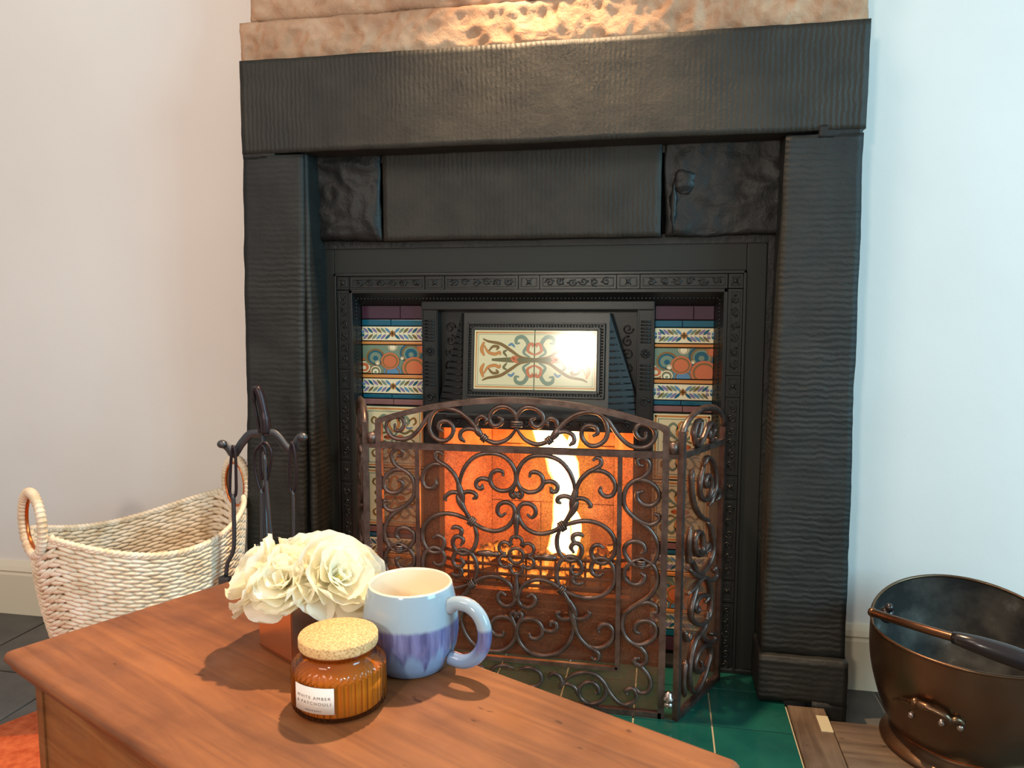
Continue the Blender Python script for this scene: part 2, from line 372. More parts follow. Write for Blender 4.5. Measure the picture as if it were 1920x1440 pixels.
# floor: grout bed with individual slate tiles where the camera sees them
g = G(); g.box(-3.2, 3.2, -1.5, YW, -.06, -.004); fl = g.build('floor', M['grout'], kind='structure')
S = .30; cache = None
def tile_mesh(name, sx, sy, h, mat, bev=.0015):
    g = G(); g.box(-sx/2, sx/2, -sy/2, sy/2, -h, 0, bev); o = g.build(name, mat); return o
def place(proto, first, parent, name, loc, rz=0):
    o = proto if first else proto.copy()
    if not first: COL.objects.link(o)
    o.parent = parent; o.location = loc; o.rotation_euler = (0, 0, rz); return o
proto = tile_mesh('slate_tile', S-.006, S-.006, .006, M['slate']); first = True
for i in range(-9, 9):
    for j in range(-3, 6):
        x = .472+(i-.5)*S; y = 1.595+.165-(j+.5)*S
        if y+S/2 > YW+.02: continue
        if -.95 < x < .15 and y > 1.0: continue
        place(proto, first, fl, 'slate_tile', (x, y, random.uniform(-.0006, .0006))); first = False

# chimney breast of rough dressed stones above the lintel
cb = thing('wall_chimney', (-.28, YW, 1.6), None, None, None, 'structure')
def wl(p): return p
stone('stone_block', -.955, .375, 1.655, YW+.1, 1.392, 1.487, .0055, .002, M['pink'], cb, 1, 17, .0016, .013)
stone('stone_block', -.932, -.30, 1.662, YW+.1, 1.489, 1.80, .008, .002, M['pink'], cb, 2, 15, .0022, .014)
stone('stone_block', -.297, .385, 1.650, YW+.1, 1.489, 1.80, .008, .002, M['pink'], cb, 3, 15, .0022, .014)
g = G(); g.box(-.93, .37, 1.70, YW+.1, 1.80, 2.5); g.build('upper_render', M['wall'], cb)
settle(cb)

# ================================================================== BLACK STONE SURROUND
fs = thing('fireplace_surround', (-.28, YF, 0), 'black painted tooled stone fireplace surround with a heavy lintel on two jambs', 'fireplace')
lint = stone('lintel', -.937, .372, YF, YW-.004, 1.190, 1.391, .011, .0016, M['lintel'], fs, 4, 7, .0010)
def wll(p): p.x -= .030*(1.187-p.z)/1.187; return p
lj = stone('jamb', -.935, -.793, YF+.002, YW-.004, .0, 1.186, .012, .0022, M['jamb'], fs, 5, 8, .0012, warp=wll)
def wr(p):
    t = (1.187-p.z)/1.187; p.x += t*(.010 if p.x > .3 else -.016); return p
stone('jamb', .227, .368, YF+.002, YW-.004, .13, 1.183, .012, .0022, M['jamb'], fs, 6, 8, .0012, warp=wr)
# chipped packing stones at both lintel ends
stone('packing_stone', -.935, -.86, YF+.001, YF+.06, 1.180, 1.203, .006, .003, M['rubble'], fs, 7, 30)
stone('packing_stone', .285, .368, YF+.001, YF+.06, 1.176, 1.200, .006, .003, M['rubble'], fs, 8, 30)
stone('plinth_block', .206, .379, YF-.018, YW-.004, .038, .130, .011, .003, M['jamb'], fs, 9, 12, .0015)
stone('plinth_foot', .312, .379, YF-.018, YW-.004, .0, .042, .011, .003, M['jamb'], fs, 10, 12)
stone('plinth_block', -.972, -.812, YF-.018, YW-.004, .0, .130, .011, .0015, M['jamb'], fs, 19, 12, .001)
for q in ((-.80, .235, 1.79, 1.81, .99, 1.25), (-.803, -.798, 1.71, 1.81, .03, 1.0), (.211, .224, 1.71, 1.81, .03, 1.0), (-.80, .235, 1.715, 1.80, .985, 1.006), (-.80, .235, 1.70, 1.80, 1.175, 1.19)):
    g = G(); g.box(*q); g.build('backing', M['rubble'], fs)
# recessed stones between lintel and iron plate
stone('recess_stone', -.803, -.640, 1.694, 1.80, 1.002, 1.24, .006, .006, M['rubble'], fs, 11, 8, .002, .014)
stone('recess_slab', -.634, -.012, 1.690, 1.80, 1.000, 1.24, .012, .0012, M['lintel'], fs, 12, 7, .0008)
stone('recess_stone', -.004, .240, 1.700, 1.80, 1.000, 1.24, .006, .004, M['rubble'], fs, 13, 9, .002, .009)
g = G()
for (px, py, rx, rz) in ((1284, 340, .024, .030), (1263, 385, .007, .060)):
    g = G(); p = aty(px, py, 1.699); g.ball(p, rx, .012, rz, 16, 12); g.v = [tuple(Vector(q)+noise.noise_vector(Vector(q)*70)*.006) for q in g.v]; g.build('stone_knob', M['rubble'], fs)
# inner reveals
stone('reveal_strip', -.803, -.790, 1.63, 1.735, .02, 1.19, .012, .002, M['jamb'], fs, 14, 9)
settle(fs)

# ================================================================== CAST IRON INSERT
ins = thing('fireplace_insert', (-.29, YI, .03), 'black cast iron fireplace insert with ornamental border and patterned side tiles', 'fireplace')
X0, X1 = -.800, .211; ZT = .995; FX0, FX1, FZ = -.770, .170, .927; IX0, IX1, IZ = -.727, .127, .870
CXI = -.288
g = G(); g.box(X0, FX0, YI, YI+.03, .03, ZT, .002); g.box(FX1, X1, YI, YI+.03, .03, ZT, .002); g.box(FX0, FX1, YI, YI+.03, FZ, ZT, .002)
g.build('register_plate', M['ironplain'], ins)
g = G()                                 # stepped lip round the ornamental border
for (a, b, yy) in ((0, .006, YI-.006), (.038, .046, YI-.006)):
    g.box(FX0+a, FX0+b, yy, YI+.03, .03, FZ-a, .001); g.box(FX1-b, FX1-a, yy, YI+.03, .03, FZ-a, .001); g.box(FX0+a, FX1-a, yy, YI+.03, FZ-b, FZ-a, .001)
g.build('border_lip', M['iron'], ins)
def swirl(g, cx, cz, s, y, flip=1, turns=1.4, r=.0012, n=16, ph=0):
    r *= 1.35; y -= .0008
    pts = []
    for i in range(n):
        t = i/(n-1); a = ph+flip*turns*2*PI*t; q = s*(1-.85*t); pts.append((cx+q*math.cos(a), y, cz+q*math.sin(a)))
    g.tube(pts, r, 5, up=(0, 1, 0))
def orn_panel(x0, x1, z0, z1, parent, y=YI):
    g = G(); g.box(x0+.001, x1-.001, y-.001, y+.02, z0+.001, z1-.001)
    t = .0022; a, b, c_, d = x0+.006, x1-.006, z0+.006, z1-.006
    for q in ((a, b, c_, c_+t), (a, b, d-t, d), (a, a+t, c_, d), (b-t, b, c_, d)): g.box(q[0], q[1], y-.0035, y, q[2], q[3], .0007)
    W, H = x1-x0, z1-z0; hor = W > H; Ln = max(W, H)-.02; sh = min(W, H)-.016
    if Ln < .045:
        g.ball(((x0+x1)/2, y-.001, (z0+z1)/2), .005, .003, .005)
        for k in range(4):
            a_ = PI/4+k*PI/2; g.tube([((x0+x1)/2, y-.001, (z0+z1)/2), ((x0+x1)/2+.009*math.cos(a_), y-.002, (z0+z1)/2+.009*math.sin(a_))], .0013, 5)
    else:
        n = max(2, round(Ln/.026)); 
        for k in range(n):
            u = (k+.5)/n*Ln-Ln/2; s_ = sh*.58; off = sh*.06*(1 if k % 2 else -1)
            cx, cz = ((x0+x1)/2+u, (z0+z1)/2+off) if hor else ((x0+x1)/2+off, (z0+z1)/2+u)
            swirl(g, cx, cz, s_, y-.0022, 1 if k % 2 else -1, 1.3, .0013, 14, random.uniform(0, 6))
            for q in range(3):
                a_ = random.uniform(0, 6.28); g.ball((cx+s_*1.1*math.cos(a_) if hor else cx+s_*.7*math.cos(a_), y-.001, cz+s_*.7*math.sin(a_) if hor else cz+s_*1.1*math.sin(a_)), .0028, .002, .0018, 6, 4)
    return g.build('ornament_panel', M['iron'], parent)
for q in ((FX0+.002, FX0+.045, .04, FZ-.002), (FX1-.045, FX1-.002, .04, FZ-.002), (FX0+.004, FX1-.004, FZ-.045, FZ-.003)):
    g = G(); g.box(q[0], q[1], YI+.004, YI+.028, q[2], q[3]); g.build('border_backing', M['irondark'], ins)
xs = [aty(p, 535, YI).x for p in (627, 662, 797, 834, 972, 1012, 1156, 1200, 1352, 1400)]; xs[0] = FX0+.006; xs[-1] = FX1-.006
xs[1] = FX0+.038; xs[-2] = FX1-.038
for a, b in zip(xs, xs[1:]): orn_panel(a, b, FZ-.038, FZ-.006, ins)
zs = [FZ-.038]+[aty(650, p, YI).z for p in (692, 729, 862, 902, 1040, 1078, 1200)]+[.04]
for a, b in zip(zs, zs[1:]):
    orn_panel(FX0+.006, FX0+.038, b, a, ins); orn_panel(FX1-.038, FX1-.006, b, a, ins)
# cove inside the border with a line of beads
YT = 1.765
TL = aty(680, 700, YT).x; TR = aty(1337, 700, YT).x; TZ = aty(736, 572, YT).z
g = G()
a, b = (FX0+.046, FX1-.046), (TL, TR); za, zb2 = FZ-.046, TZ
vs = [(a[0], YI-.004, .03), (a[0], YI-.004, za), (a[1], YI-.004, za), (a[1], YI-.004, .03), (b[0], YT-.004, .03), (b[0], YT-.004, zb2), (b[1], YT-.004, zb2), (b[1], YT-.004, .03)]
g.add(vs, [(0, 1, 5, 4), (1, 2, 6, 5), (2, 3, 7, 6)])
vs2 = [(x+ (0), y+.01, z) for x, y, z in vs]
g.build('border_cove', M['iron'], ins)
g = G()
def lerp(p, q, t): return tuple(p[i]+(q[i]-p[i])*t for i in range(3))
for (p, q) in (((0, 4), (1, 5)), ((3, 7), (2, 6)), ((1, 5), (2, 6))):
    A = lerp(vs[p[0]], vs[p[1]], .45); B = lerp(vs[q[0]], vs[q[1]], .45); n = int((Vector(A)-Vector(B)).length/.0085)
    for k in range(n): g.ball(lerp(A, B, (k+.5)/n), .0028, .0028, .0035, 6, 4)
g.build('bead_moulding', M['iron'], ins, kind='stuff')
# ---- tile columns
def flat(g, pts, y, mi=0):              # filled flat print
    g.add([(p[0], y, p[1]) for p in pts], [tuple(range(len(pts)))], mi)
def ribbon(g, pts, wd, y, mi=0, line=True):
    if line: ribbon(g, pts, wd*1.0+.0011, y+.00012, 6, False)
    P = [Vector((p[0], p[1])) for p in cr([(a, b, 0) for a, b in pts], 4)]
    vs = []
    for i, p in enumerate(P):
        t = (P[min(i+1, len(P)-1)]-P[max(i-1, 0)]); t = t.normalized() if t.length > 0 else Vector((1, 0)); n_ = Vector((-t.y, t.x))
        k = wd*(.35+.65*math.sin(PI*min(1, max(0, (i+.6)/len(P)))))/2
        vs += [(p.x+n_.x*k, y, p.y+n_.y*k), (p.x-n_.x*k, y, p.y-n_.y*k)]
    g.add(vs, [(2*i, 2*i+1, 2*i+3, 2*i+2) for i in range(len(P)-1)], mi)
def spir(cx, cz, s, a0, turns, n=14): return [(cx+s*(1-.8*i/(n-1))*math.cos(a0+turns*2*PI*i/(n-1)), cz+s*(1-.8*i/(n-1))*math.sin(a0+turns*2*PI*i/(n-1))) for i in range(n)]
MI = ['cream', 'ochre', 'teal', 'blue', 'rust', 'sage', 'brownline', 'lilac', 'olive', 'pale']
PAL = [M[k] for k in MI]
def leafp(cx, cz, L, W, a, n=5):
    pts = []
    for i in range(n+1): t = i/n; pts.append((t*L, W*math.sin(PI*t)))
    for i in range(n-1, 0, -1): t = i/n; pts.append((t*L, -W*math.sin(PI*t)))
    return [(cx+x*math.cos(a)-z*math.sin(a), cz+x*math.sin(a)+z*math.cos(a)) for x, z in pts]
def inst_tile(parent, name, x0, x1, z0, z1, mat, y=YT, th=.008):
    g = G(); g.box(x0+.0006, x1-.0006, y, y+th, z0+.0006, z1-.0006, .0012); return g.build(name, mat, parent)
def feather(parent, x0, x1, z0, z1):
    t = inst_tile(parent, 'feather_tile', x0, x1, z0, z1, M['pale'])
    g = G(); n = 7; cz = (z0+z1)/2; H = (z1-z0)*.46; cx = (x0+x1)/2; y = YT-.0004
    cols = [2, 7, 3, 5, 8, 7]
    for i in range(n):
        for sgn in (-1, 1):
            for side in (-1, 1):
                u = (i+.4)/n*(x1-x0)*.5
                if u > (x1-x0)*.47: continue
                x = cx+side*u; a = (PI-math.radians(40) if side > 0 else math.radians(40))*1
                a = math.atan2(sgn*math.sin(math.radians(42)), (-1 if side > 0 else 1)*-math.cos(math.radians(42)))
                L = H*1.25; xe = x+L*math.cos(a)
                if xe < x0+.001 or xe > x1-.001: L *= .5
                flat(g, leafp(x, cz+sgn*.001, L, .0034, a), y, cols[(i+(sgn > 0)*2) % 6])
    for k in range(8): a = k*PI/4; flat(g, leafp(cx, cz, .009, .0024, a), y-.0002, 1 if k % 2 else 6)
    g.build('painted_leaves', PAL, t)
def fans(parent, x0, x1, z0, z1):
    t = inst_tile(parent, 'fan_tile', x0, x1, z0, z1, M['sage'])
    g = G(); W, H = x1-x0, z1-z0
    cl = lambda p: (min(max(p[0], x0+.001), x1-.001), min(max(p[1], z0+.001), z1-.001))
    k_ = 0
    for (u, v, r, pal) in ((.03, .25, .30, (4, 1, 9, 4)), (.22, .58, .38, (5, 3, 2, 3)), (.50, .95, .16, (9, 3, 9, 3)), (.80, .72, .38, (2, 3, 5, 3)), (.98, .9, .18, (4, 1, 4, 9)), (.22, .10, .18, (9, 3, 5, 9)),
                           (.50, .05, .30, (3, 5, 3, 2)), (.46, .45, .31, (4, 1, 4, 9)), (.85, .22, .40, (4, 1, 4, 8)), (.66, .55, .06, (9, 9, 9, 9)), (.26, .38, .08, (9, 9, 9, 9))):
        for q in range(6):
            rr = r*H*(1-q/6.5)*.95; pts = [cl((x0+u*W+rr*math.cos(2*PI*a/22)*1.12, z0+v*H+rr*math.sin(2*PI*a/22)-q*.0006)) for a in range(22)]
            dd = []
            for p in pts:
                if not dd or (abs(p[0]-dd[-1][0])+abs(p[1]-dd[-1][1])) > 1e-5: dd.append(p)
            if len(dd) > 3: flat(g, dd, YT-.0002-.00006*k_, pal[q % 4] if q % 2 == 0 else (6 if q == 1 else pal[(q+1) % 4])); k_ += 1
    g.build('painted_fans', PAL, t)
def vines(x0, x1, z0, z1, y, t, mir=True, quarter=False):
    g = G(); W, H = x1-x0, z1-z0; cx, cz = (x0+x1)/2, (z0+z1)/2
    S_ = [([(0, -.05), (.06, .1), (.20, .2), (.30, .32), (.2, .42), (.1, .36), (.14, .28)], .05, 5), ([(0, .1), (.1, .24), (.06, .4), (.0, .46)], .05, 1),
          ([(.30, .32), (.40, .38), (.44, .3), (.38, .24)], .035, 6), ([(.08, .12), (.22, .08), (.34, .14), (.40, .08), (.34, .03)], .04, 8),
          ([(.22, .2), (.30, .18), (.38, .2)], .03, 3), ([(0, 0), (.12, .02), (.2, 0)], .05, 4)]
    for pts, wd, mi in S_:
        for sx in (-1, 1):
            for sz in (-1, 1): ribbon(g, [(cx+sx*a*W, cz+sz*b*H*1.0) for a, b in pts], wd*min(W, H), y, mi)
    return g.build('painted_vine', PAL, t)
def vine_tile(parent, x0, x1, z0, z1):
    t = inst_tile(parent, 'vine_tile', x0, x1, z0, z1, M['cream'])
    g = G(); e = .006; yy = YT-.0003
    for k, (a, wd, mi) in enumerate(((.004, .004, 1), (.0115, .0016, 5))):
        for q in ((x0+a, x1-a, z0+a, z0+a+wd), (x0+a, x1-a, z1-a-wd, z1-a), (x0+a, x0+a+wd, z0+a, z1-a), (x1-a-wd, x1-a, z0+a, z1-a)):
            flat(g, [(q[0], q[2]), (q[1], q[2]), (q[1], q[3]), (q[0], q[3])], yy-.0001*k, mi)
    g.build('painted_border', PAL, t)
    vines(x0+.014, x1-.014, z0+.012, z1-.012, YT-.0006, t)
Z = lambda py: aty(736, py, YT).z
rows = [('p', 573, 598), ('t', 599, 611), ('f', 612, 639), ('o', 640, 646), ('n', 647, 701), ('o', 702, 709), ('f', 710, 738), ('t', 739, 747), ('m', 748, 759), ('v', 762, 877), ('v', 879, 986),
        ('m', 988, 999), ('t', 1000, 1008), ('f', 1009, 1037), ('o', 1038, 1045), ('n', 1046, 1101), ('o', 1102, 1109), ('f', 1110, 1138), ('t', 1139, 1150), ('p', 1151, 1175)]
for (x0, x1) in ((TL, aty(795, 700, YT).x), (aty(1226, 700, YT).x, TR)):
    for (kd, a, b) in rows:
        z1, z0 = Z(a), Z(b); n2 = (x0+x1)/2-.004*(kd == 't')
        if kd == 'p':
            for q in ((x0, n2+.02), (n2+.02, x1)): inst_tile(ins, 'plum_tile', q[0], q[1], z0, z1, M['plum'])
        elif kd in 'tm':
            for q in ((x0, n2), (n2, x1)): inst_tile(ins, 'strip_tile', q[0], q[1], z0, z1, M['teal' if kd == 't' else 'mauve'])
        elif kd == 'o': inst_tile(ins, 'bar_tile', x0, x1, z0, z1, M['ochre'], YT-.003)
        elif kd == 'f': feather(ins, x0, x1, z0, z1)
        elif kd == 'n': fans(ins, x0, x1, z0, z1)
        else: vine_tile(ins, x0, x1, z0, z1)
for (a, b) in ((TL-.01, aty(797, 700, YT).x), (aty(1224, 700, YT).x, TR+.01)):
    g = G(); g.box(a, b, YT+.009, YT+.02, .03, TZ+.01); g.build('tile_backing', M['irondark'], ins)
# ---- centre casting
CX0 = aty(795, 700, YT).x; CX1 = aty(1226, 700, YT).x; OX0 = aty(823, 900, 1.75).x; OX1 = aty(1190, 900, 1.75).x; OZ = .573
g = G()
g.box(CX0, OX0, 1.752, 1.80, .03, TZ+.01, .001); g.box(OX1, CX1, 1.752, 1.80, .03, TZ+.01, .001)
g.box(OX0, OX1, 1.785, 1.80, OZ, TZ+.01)
g.box(CX0, CX1, 1.748, 1.79, TZ-.012, TZ+.012, .003)
for x in (CX0+.002, OX0-.004, OX1+.002, CX1-.004): g.box(x, x+.002, 1.749, 1.753, .04, TZ-.01)
g.build('arch_frame', M['iron'], ins)
def ribs(xa, xb):
    g = G()
    for (a, b) in ((598, 640), (674, 722)):
        z1, z0 = Z(a), Z(b); n = 7
        for k in range(n): z = z0+(z1-z0)*(k+.5)/n; g.tube([(xa+.008, 1.750, z), (xb-.008, 1.750, z)], .0022, 6)
    z = Z(657)
    for k in range(8): a = k*PI/4; g.ball(((xa+xb)/2+.008*math.cos(a), 1.75, z+.008*math.sin(a)), .004, .0025, .0028, 6, 4)
    g.ball(((xa+xb)/2, 1.75, z), .004, .004, .004)
    z = Z(742); swirl(g, (xa+xb)/2, z, .011, 1.749, 1, 1.3, .0016)
    g.build('pilaster_ornament', M['iron'], ins)
ribs(CX0, OX0); ribs(OX1, CX1)
# curved spandrel relief beside the hood
g = G()
for sx in (-1, 1):
    xc = OX0+.022 if sx < 0 else OX1-.022
    for k in range(5): swirl(g, xc, .80-.030*k, .013, 1.783, sx*(1 if k % 2 else -1), 1.3, .0016, 14, k*1.3)
g.build('spandrel_ornament', M['iron'], ins)
# hood: tapered canopy with a framed pair of tiles
hx0, hx1, hX0, hX1 = -.470, -.118, -.532, -.056; hz1, hz0 = .835, .600
HYt, HYb = 1.762, 1.735
g = G()
fx0, fx1 = -.462, -.122
vs = [(hx0, HYt, hz1), (hx1, HYt, hz1), (hX1+.01, HYb+.022, hz0), (hX0-.0, HYb+.022, hz0), (fx0, HYt-.006, hz1), (fx1, HYt-.006, hz1), (fx1, HYb-.006, hz0), (fx0, HYb-.006, hz0),
      (hx0, 1.79, hz1), (hx1, 1.79, hz1), (hX1+.01, 1.79, hz0), (hX0, 1.79, hz0)]
g.add(vs, [(4, 5, 6, 7), (0, 4, 7, 3), (5, 1, 2, 6), (0, 1, 5, 4), (3, 7, 6, 2), (8, 0, 3, 11), (1, 9, 10, 2), (8, 9, 1, 0), (11, 3, 2, 10)])
g.build('hood', M['iron'], ins)
g = G()
for sx in (-1, 1):
    for k in range(15):
        t = (k+.8)/16; z = hz1+(hz0-hz1)*t
        xi = (fx1+.004) if sx > 0 else (fx0-.004); xo = (hx1+(hX1+.01-hx1)*t-.003) if sx > 0 else (hx0+(hX0-hx0)*t+.003)
        yi = (HYt-.006)+(HYb-HYt)*t; yo = HYt+(HYb+.022-HYt)*t
        if abs(xo-xi) > .006: g.tube([(xi, yi-.0005, z), (xo, yo-.001, z)], .0020, 6)
g.build('hood_rib', M['iron'], ins, kind='stuff')
tilt = math.atan2(HYt-HYb, hz1-hz0)
hr = link('tile_frame', None, None, ins)
hr.location = ((fx0+fx1)/2+.0015, (HYt+HYb)/2-.008, .727); hr.rotation_euler = (-tilt, 0, 0)
HW, HH = .160, .086
g = G()
for (a, b, d) in ((0, .004, .010), (.010, .017, .011)):
    g.box(-HW+a, -HW+b, -d, .002, -HH+a, HH-a, .001); g.box(HW-b, HW-a, -d, .002, -HH+a, HH-a, .001); g.box(-HW+a, HW-a, -d, .002, HH-b, HH-a, .001); g.box(-HW+a, HW-a, -d, .002, -HH+a, -HH+b, .001)
g.box(-HW, HW, -.003, .002, -HH, HH)
n = 44
for k in range(n):
    for zz in (-HH+.007, HH-.007): g.ball((-HW+.008+(2*HW-.016)*k/(n-1), -.005, zz), .0024, .0024, .0024, 6, 4)
for k in range(1, 24):
    for xx in (-HW+.007, HW-.007): g.ball((xx, -.005, -HH+.008+(2*HH-.016)*k/24), .0024, .0024, .0024, 6, 4)
me = g.build('frame_moulding', M['iron'], hr)
for k in (0, 1):
    g = G(); xa, xb = (-HW+.0175, -.0012) if k == 0 else (.0005, HW-.0175); g.box(xa, xb, -.009, -.003, -HH+.0175, HH-.0175, .001)
    t = g.build('hood_tile', M['cream'], hr, label=('cream tile painted with half a scrolling vine, left one' if k == 0 else 'cream tile painted with half a scrolling vine, right one under the lamp glare'))
    # print is one part of the tile mesh so it stays at the third level
    p = G(); H2 = HH-.0175; zt = H2; sx = -1 if k == 0 else 1
    Xo = lambda u: sx*u*(HW-.0175)
    A = [([(0, .05), (.25, .12), (.42, .35), (.62, .62), (.85, .72), (.95, .82)], .008, 6), ([(0, -.05), (.25, -.12), (.42, -.35), (.62, -.62), (.85, -.72), (.95, -.82)], .008, 6),
         ([(.08, .1), (.2, .3), (.12, .6), (.2, .88), (.32, .86), (.34, .66), (.27, .66)], .010, 5), ([(.08, -.1), (.2, -.3), (.12, -.6), (.2, -.88), (.32, -.86), (.34, -.66), (.27, -.66)], .010, 5),
         ([(.0, .2), (.12, .35), (.1, .6), (.03, .62), (.04, .5)], .008, 4), ([(.0, -.2), (.12, -.35), (.1, -.6), (.03, -.62), (.04, -.5)], .008, 4),
         ([(0, 0), (.3, 0), (.5, 0), (.78, 0)], .014, 8), ([(.3, .1), (.4, .05), (.3, -.1)], .012, 4),
         ([(.92, .55), (.85, .3), (.72, .22), (.64, .3), (.62, .18)], .008, 1), ([(.92, -.55), (.85, -.3), (.72, -.22), (.64, -.3), (.62, -.18)], .008, 1),
         ([(.84, .34), (.76, .52), (.66, .5), (.7, .38)], .007, 6), ([(.84, -.34), (.76, -.52), (.66, -.5), (.7, -.38)], .007, 6),
         ([(.5, .12), (.56, .3), (.5, .38)], .006, 8), ([(.5, -.12), (.56, -.3), (.5, -.38)], .006, 8), ([(.36, .5), (.42, .62), (.48, .55)], .006, 3), ([(.36, -.5), (.42, -.62), (.48, -.55)], .006, 3),
         ([(.93, .7), (.97, .4), (.92, .15)], .009, 1), ([(.93, -.7), (.97, -.4), (.92, -.15)], .009, 1)]
    for q, (pts, wd, mi) in enumerate(A): ribbon(p, [(Xo(a*.9), b*zt*.86) for a, b in pts], wd*.8, -.0093-.00002*q, mi)
    for (a, wd, mi) in ((.004, .0032, 1), (.0095, .001, 5)):
        xo = Xo(1)-sx*a
        for q in ((0, xo, zt-a-wd, zt-a), (0, xo, -zt+a, -zt+a+wd), (xo-sx*wd, xo, -zt+a, zt-a)): flat(p, [(q[0]+sx*.002, q[2]), (q[1], q[2]), (q[1], q[3]), (q[0]+sx*.002 if q[0] == 0 else q[0], q[3])], -.0092, mi)
    mp = p.build('painted_vine', PAL, t)
    mp.parent = hr
# canopy front under the hood
g = G(); g.box(OX0-.006, OX1+.006, 1.728, 1.775, .566, .602, .003); g.box(-.50, -.085, 1.722, 1.73, .59, .600, .002)
for k in range(14): swirl(g, OX0+.02+(OX1-OX0-.04)*k/13, .583, .009, 1.7265, 1 if k % 2 else -1, 1.3, .0014, 12, k)
g.build('canopy_front', M['iron'], ins)
# opening jamb mouldings
g = G()
for x in (OX0, OX1): g.box(x-.004, x+.004, 1.742, 1.78, .03, .568, .002)
g.build('opening_moulding', M['irondark'], ins)
# firebox
bx0, bx1, YB = -.445, -.120, 1.97
g = G()
def quadprism(g, A, B, th, z0, z1):
    A = Vector((*A, 0)); B = Vector((*B, 0)); n_ = Vector((-(B-A).y, (B-A).x, 0)).normalized()*th
    pts = [A, B, B+n_, A+n_]; g.add([(p.x, p.y, z) for z in (z0, z1) for p in pts], [(0, 1, 2, 3), (4, 5, 6, 7), (0, 1, 5, 4), (1, 2, 6, 5), (2, 3, 7, 6), (3, 0, 4, 7)])
for (A, B) in (((OX0-.002, 1.803), (bx0, YB)), ((bx1, YB), (OX1+.002, 1.803))):
    g = G(); quadprism(g, A, B, .02, .18, .72); g.build('cheek_brick', M['firebrick'], ins)
zc = [.18, .335, .49, .645, .72]
for a, b in zip(zc, zc[1:]):
    g = G(); g.box(bx0-.0, (bx0+bx1)/2+.03*(1 if a > .3 else -1)-.001, YB, YB+.03, a+.001, b-.001, .003); g.build('fire_brick', M['firebrick'], ins)
    g = G(); g.box((bx0+bx1)/2+.03*(1 if a > .3 else -1)+.001, bx1, YB+.001, YB+.03, a+.001, b-.001, .003); g.build('fire_brick', M['firebrick'], ins)
g = G(); g.box(OX0-.03, OX1+.03, 1.80, 2.03, .72, .74); g.box(OX0-.03, OX1+.03, 2.01, 2.03, .0, .74); g.box(OX0-.05, OX0-.03, 1.80, 2.03, 0, .74); g.box(OX1+.03, OX1+.05, 1.80, 2.03, 0, .74); g.box(OX0-.03, OX1+.03, 1.765, 2.03, .165, .18)
g.build('firebox_shell', M['irondark'], ins)
# grate: bottom front with bars and the ashpan cover
for k in range(4):
    g = G(); z = .195+.022*k; g.tube([(OX0+.01, 1.765, z), (OX0+.06, 1.74, z), ((OX0+OX1)/2, 1.732, z), (OX1-.06, 1.74, z), (OX1-.01, 1.765, z)], .0045, 8); g.build('grate_bar', M['irondark'], ins)
g = G()
for k in range(12):
    x = OX0+.04+(OX1-OX0-.08)*k/11; g.tube([(x, 1.740, .185), (x, 1.740, .268)], .003, 6)
g.build('grate_upright', M['irondark'], ins)
g = G(); g.box(OX0+.004, OX1-.004, 1.735, 1.76, .055, .178, .004)
for k in range(5): g.box(OX0+.03, OX1-.03, 1.729, 1.736, .072+.02*k, .080+.02*k, .002)
for k in range(8): swirl(g, OX0+.05+(OX1-OX0-.1)*k/7, .125, .014, 1.7275, 1 if k % 2 else -1, 1.4, .0016)
g.build('ashpan_cover', M['scuttle'], ins)
g = G(); g.box(X0, X1, 1.715, 1.79, .028, .042, .004); g.build('base_moulding', M['iron'], ins)
settle(ins)
hr.matrix_parent_inverse = Matrix.Translation(-ins.location)
# coals and flames
for k in range(46):
    x = random.uniform(OX0+.05, OX1-.05); y = random.uniform(1.775, 1.92); r = random.uniform(.014, .026)
    bm = bmesh.new(); bmesh.ops.create_icosphere(bm, subdivisions=1, radius=r)
    for v in bm.verts: v.co += noise.noise_vector(v.co*60+Vector((k, 0, 0)))*r*.6
    me = bpy.data.meshes.new('coal'); bm.to_mesh(me); bm.free()
    link('coal', me, M['coal'], None, 'glowing lump of coal in the fire bed', 'coal', 'coals in the fire bed', loc=(x, y, .195+.022*(k % 3)+.01*math.sin(k)))
def flame(path, lab, halo=True):
    g = G(); P = cr([(*aty(px, py, yy), )[0:3] for (px, py, hw, yy) in path], 6)
    R = []
    for i in range(len(path)-1):
        for k in range(6): t = k/6; R.append((path[i][2]*(1-t)+path[i+1][2]*t)/FPX*1.82)
    R.append(path[-1][2]/FPX*1.82)
    g.tube(P, R, 16, up=(0, 1, 0), flat=.5)
    o = g.build('flame', M['flame'], label=lab, cat='flame', group='flames over the coals')
    if halo:
        g = G(); g.tube(P, [q*1.9+.010 for q in R], 16, up=(0, 1, 0), flat=.5); g.build('outer_glow', M['halo'], o, label='added orange shell imitating the glow round the flame')
    return o
flame([(1044, 1058, 6, 1.82), (1052, 1035, 30, 1.82), (1054, 1010, 26, 1.82), (1052, 975, 17, 1.82), (1056, 940, 21, 1.82), (1063, 908, 25, 1.82), (1056, 876, 33, 1.83), (1046, 848, 30, 1.84), (1026, 815, 27, 1.85), (1016, 780, 22, 1.86), (1020, 720, 4, 1.87)],
      'tall white-yellow flame curling up behind the screen')
flame([(1076, 1040, 6, 1.81), (1080, 1005, 11, 1.81), (1079, 975, 12, 1.81), (1074, 950, 3, 1.81)], 'small yellow side flame right of the tall flame')
flame([(1056, 860, 4, 1.83), (1072, 835, 12, 1.84), (1078, 808, 10, 1.85), (1074, 785, 3, 1.86)], 'short flame at the right of the tall flame top')

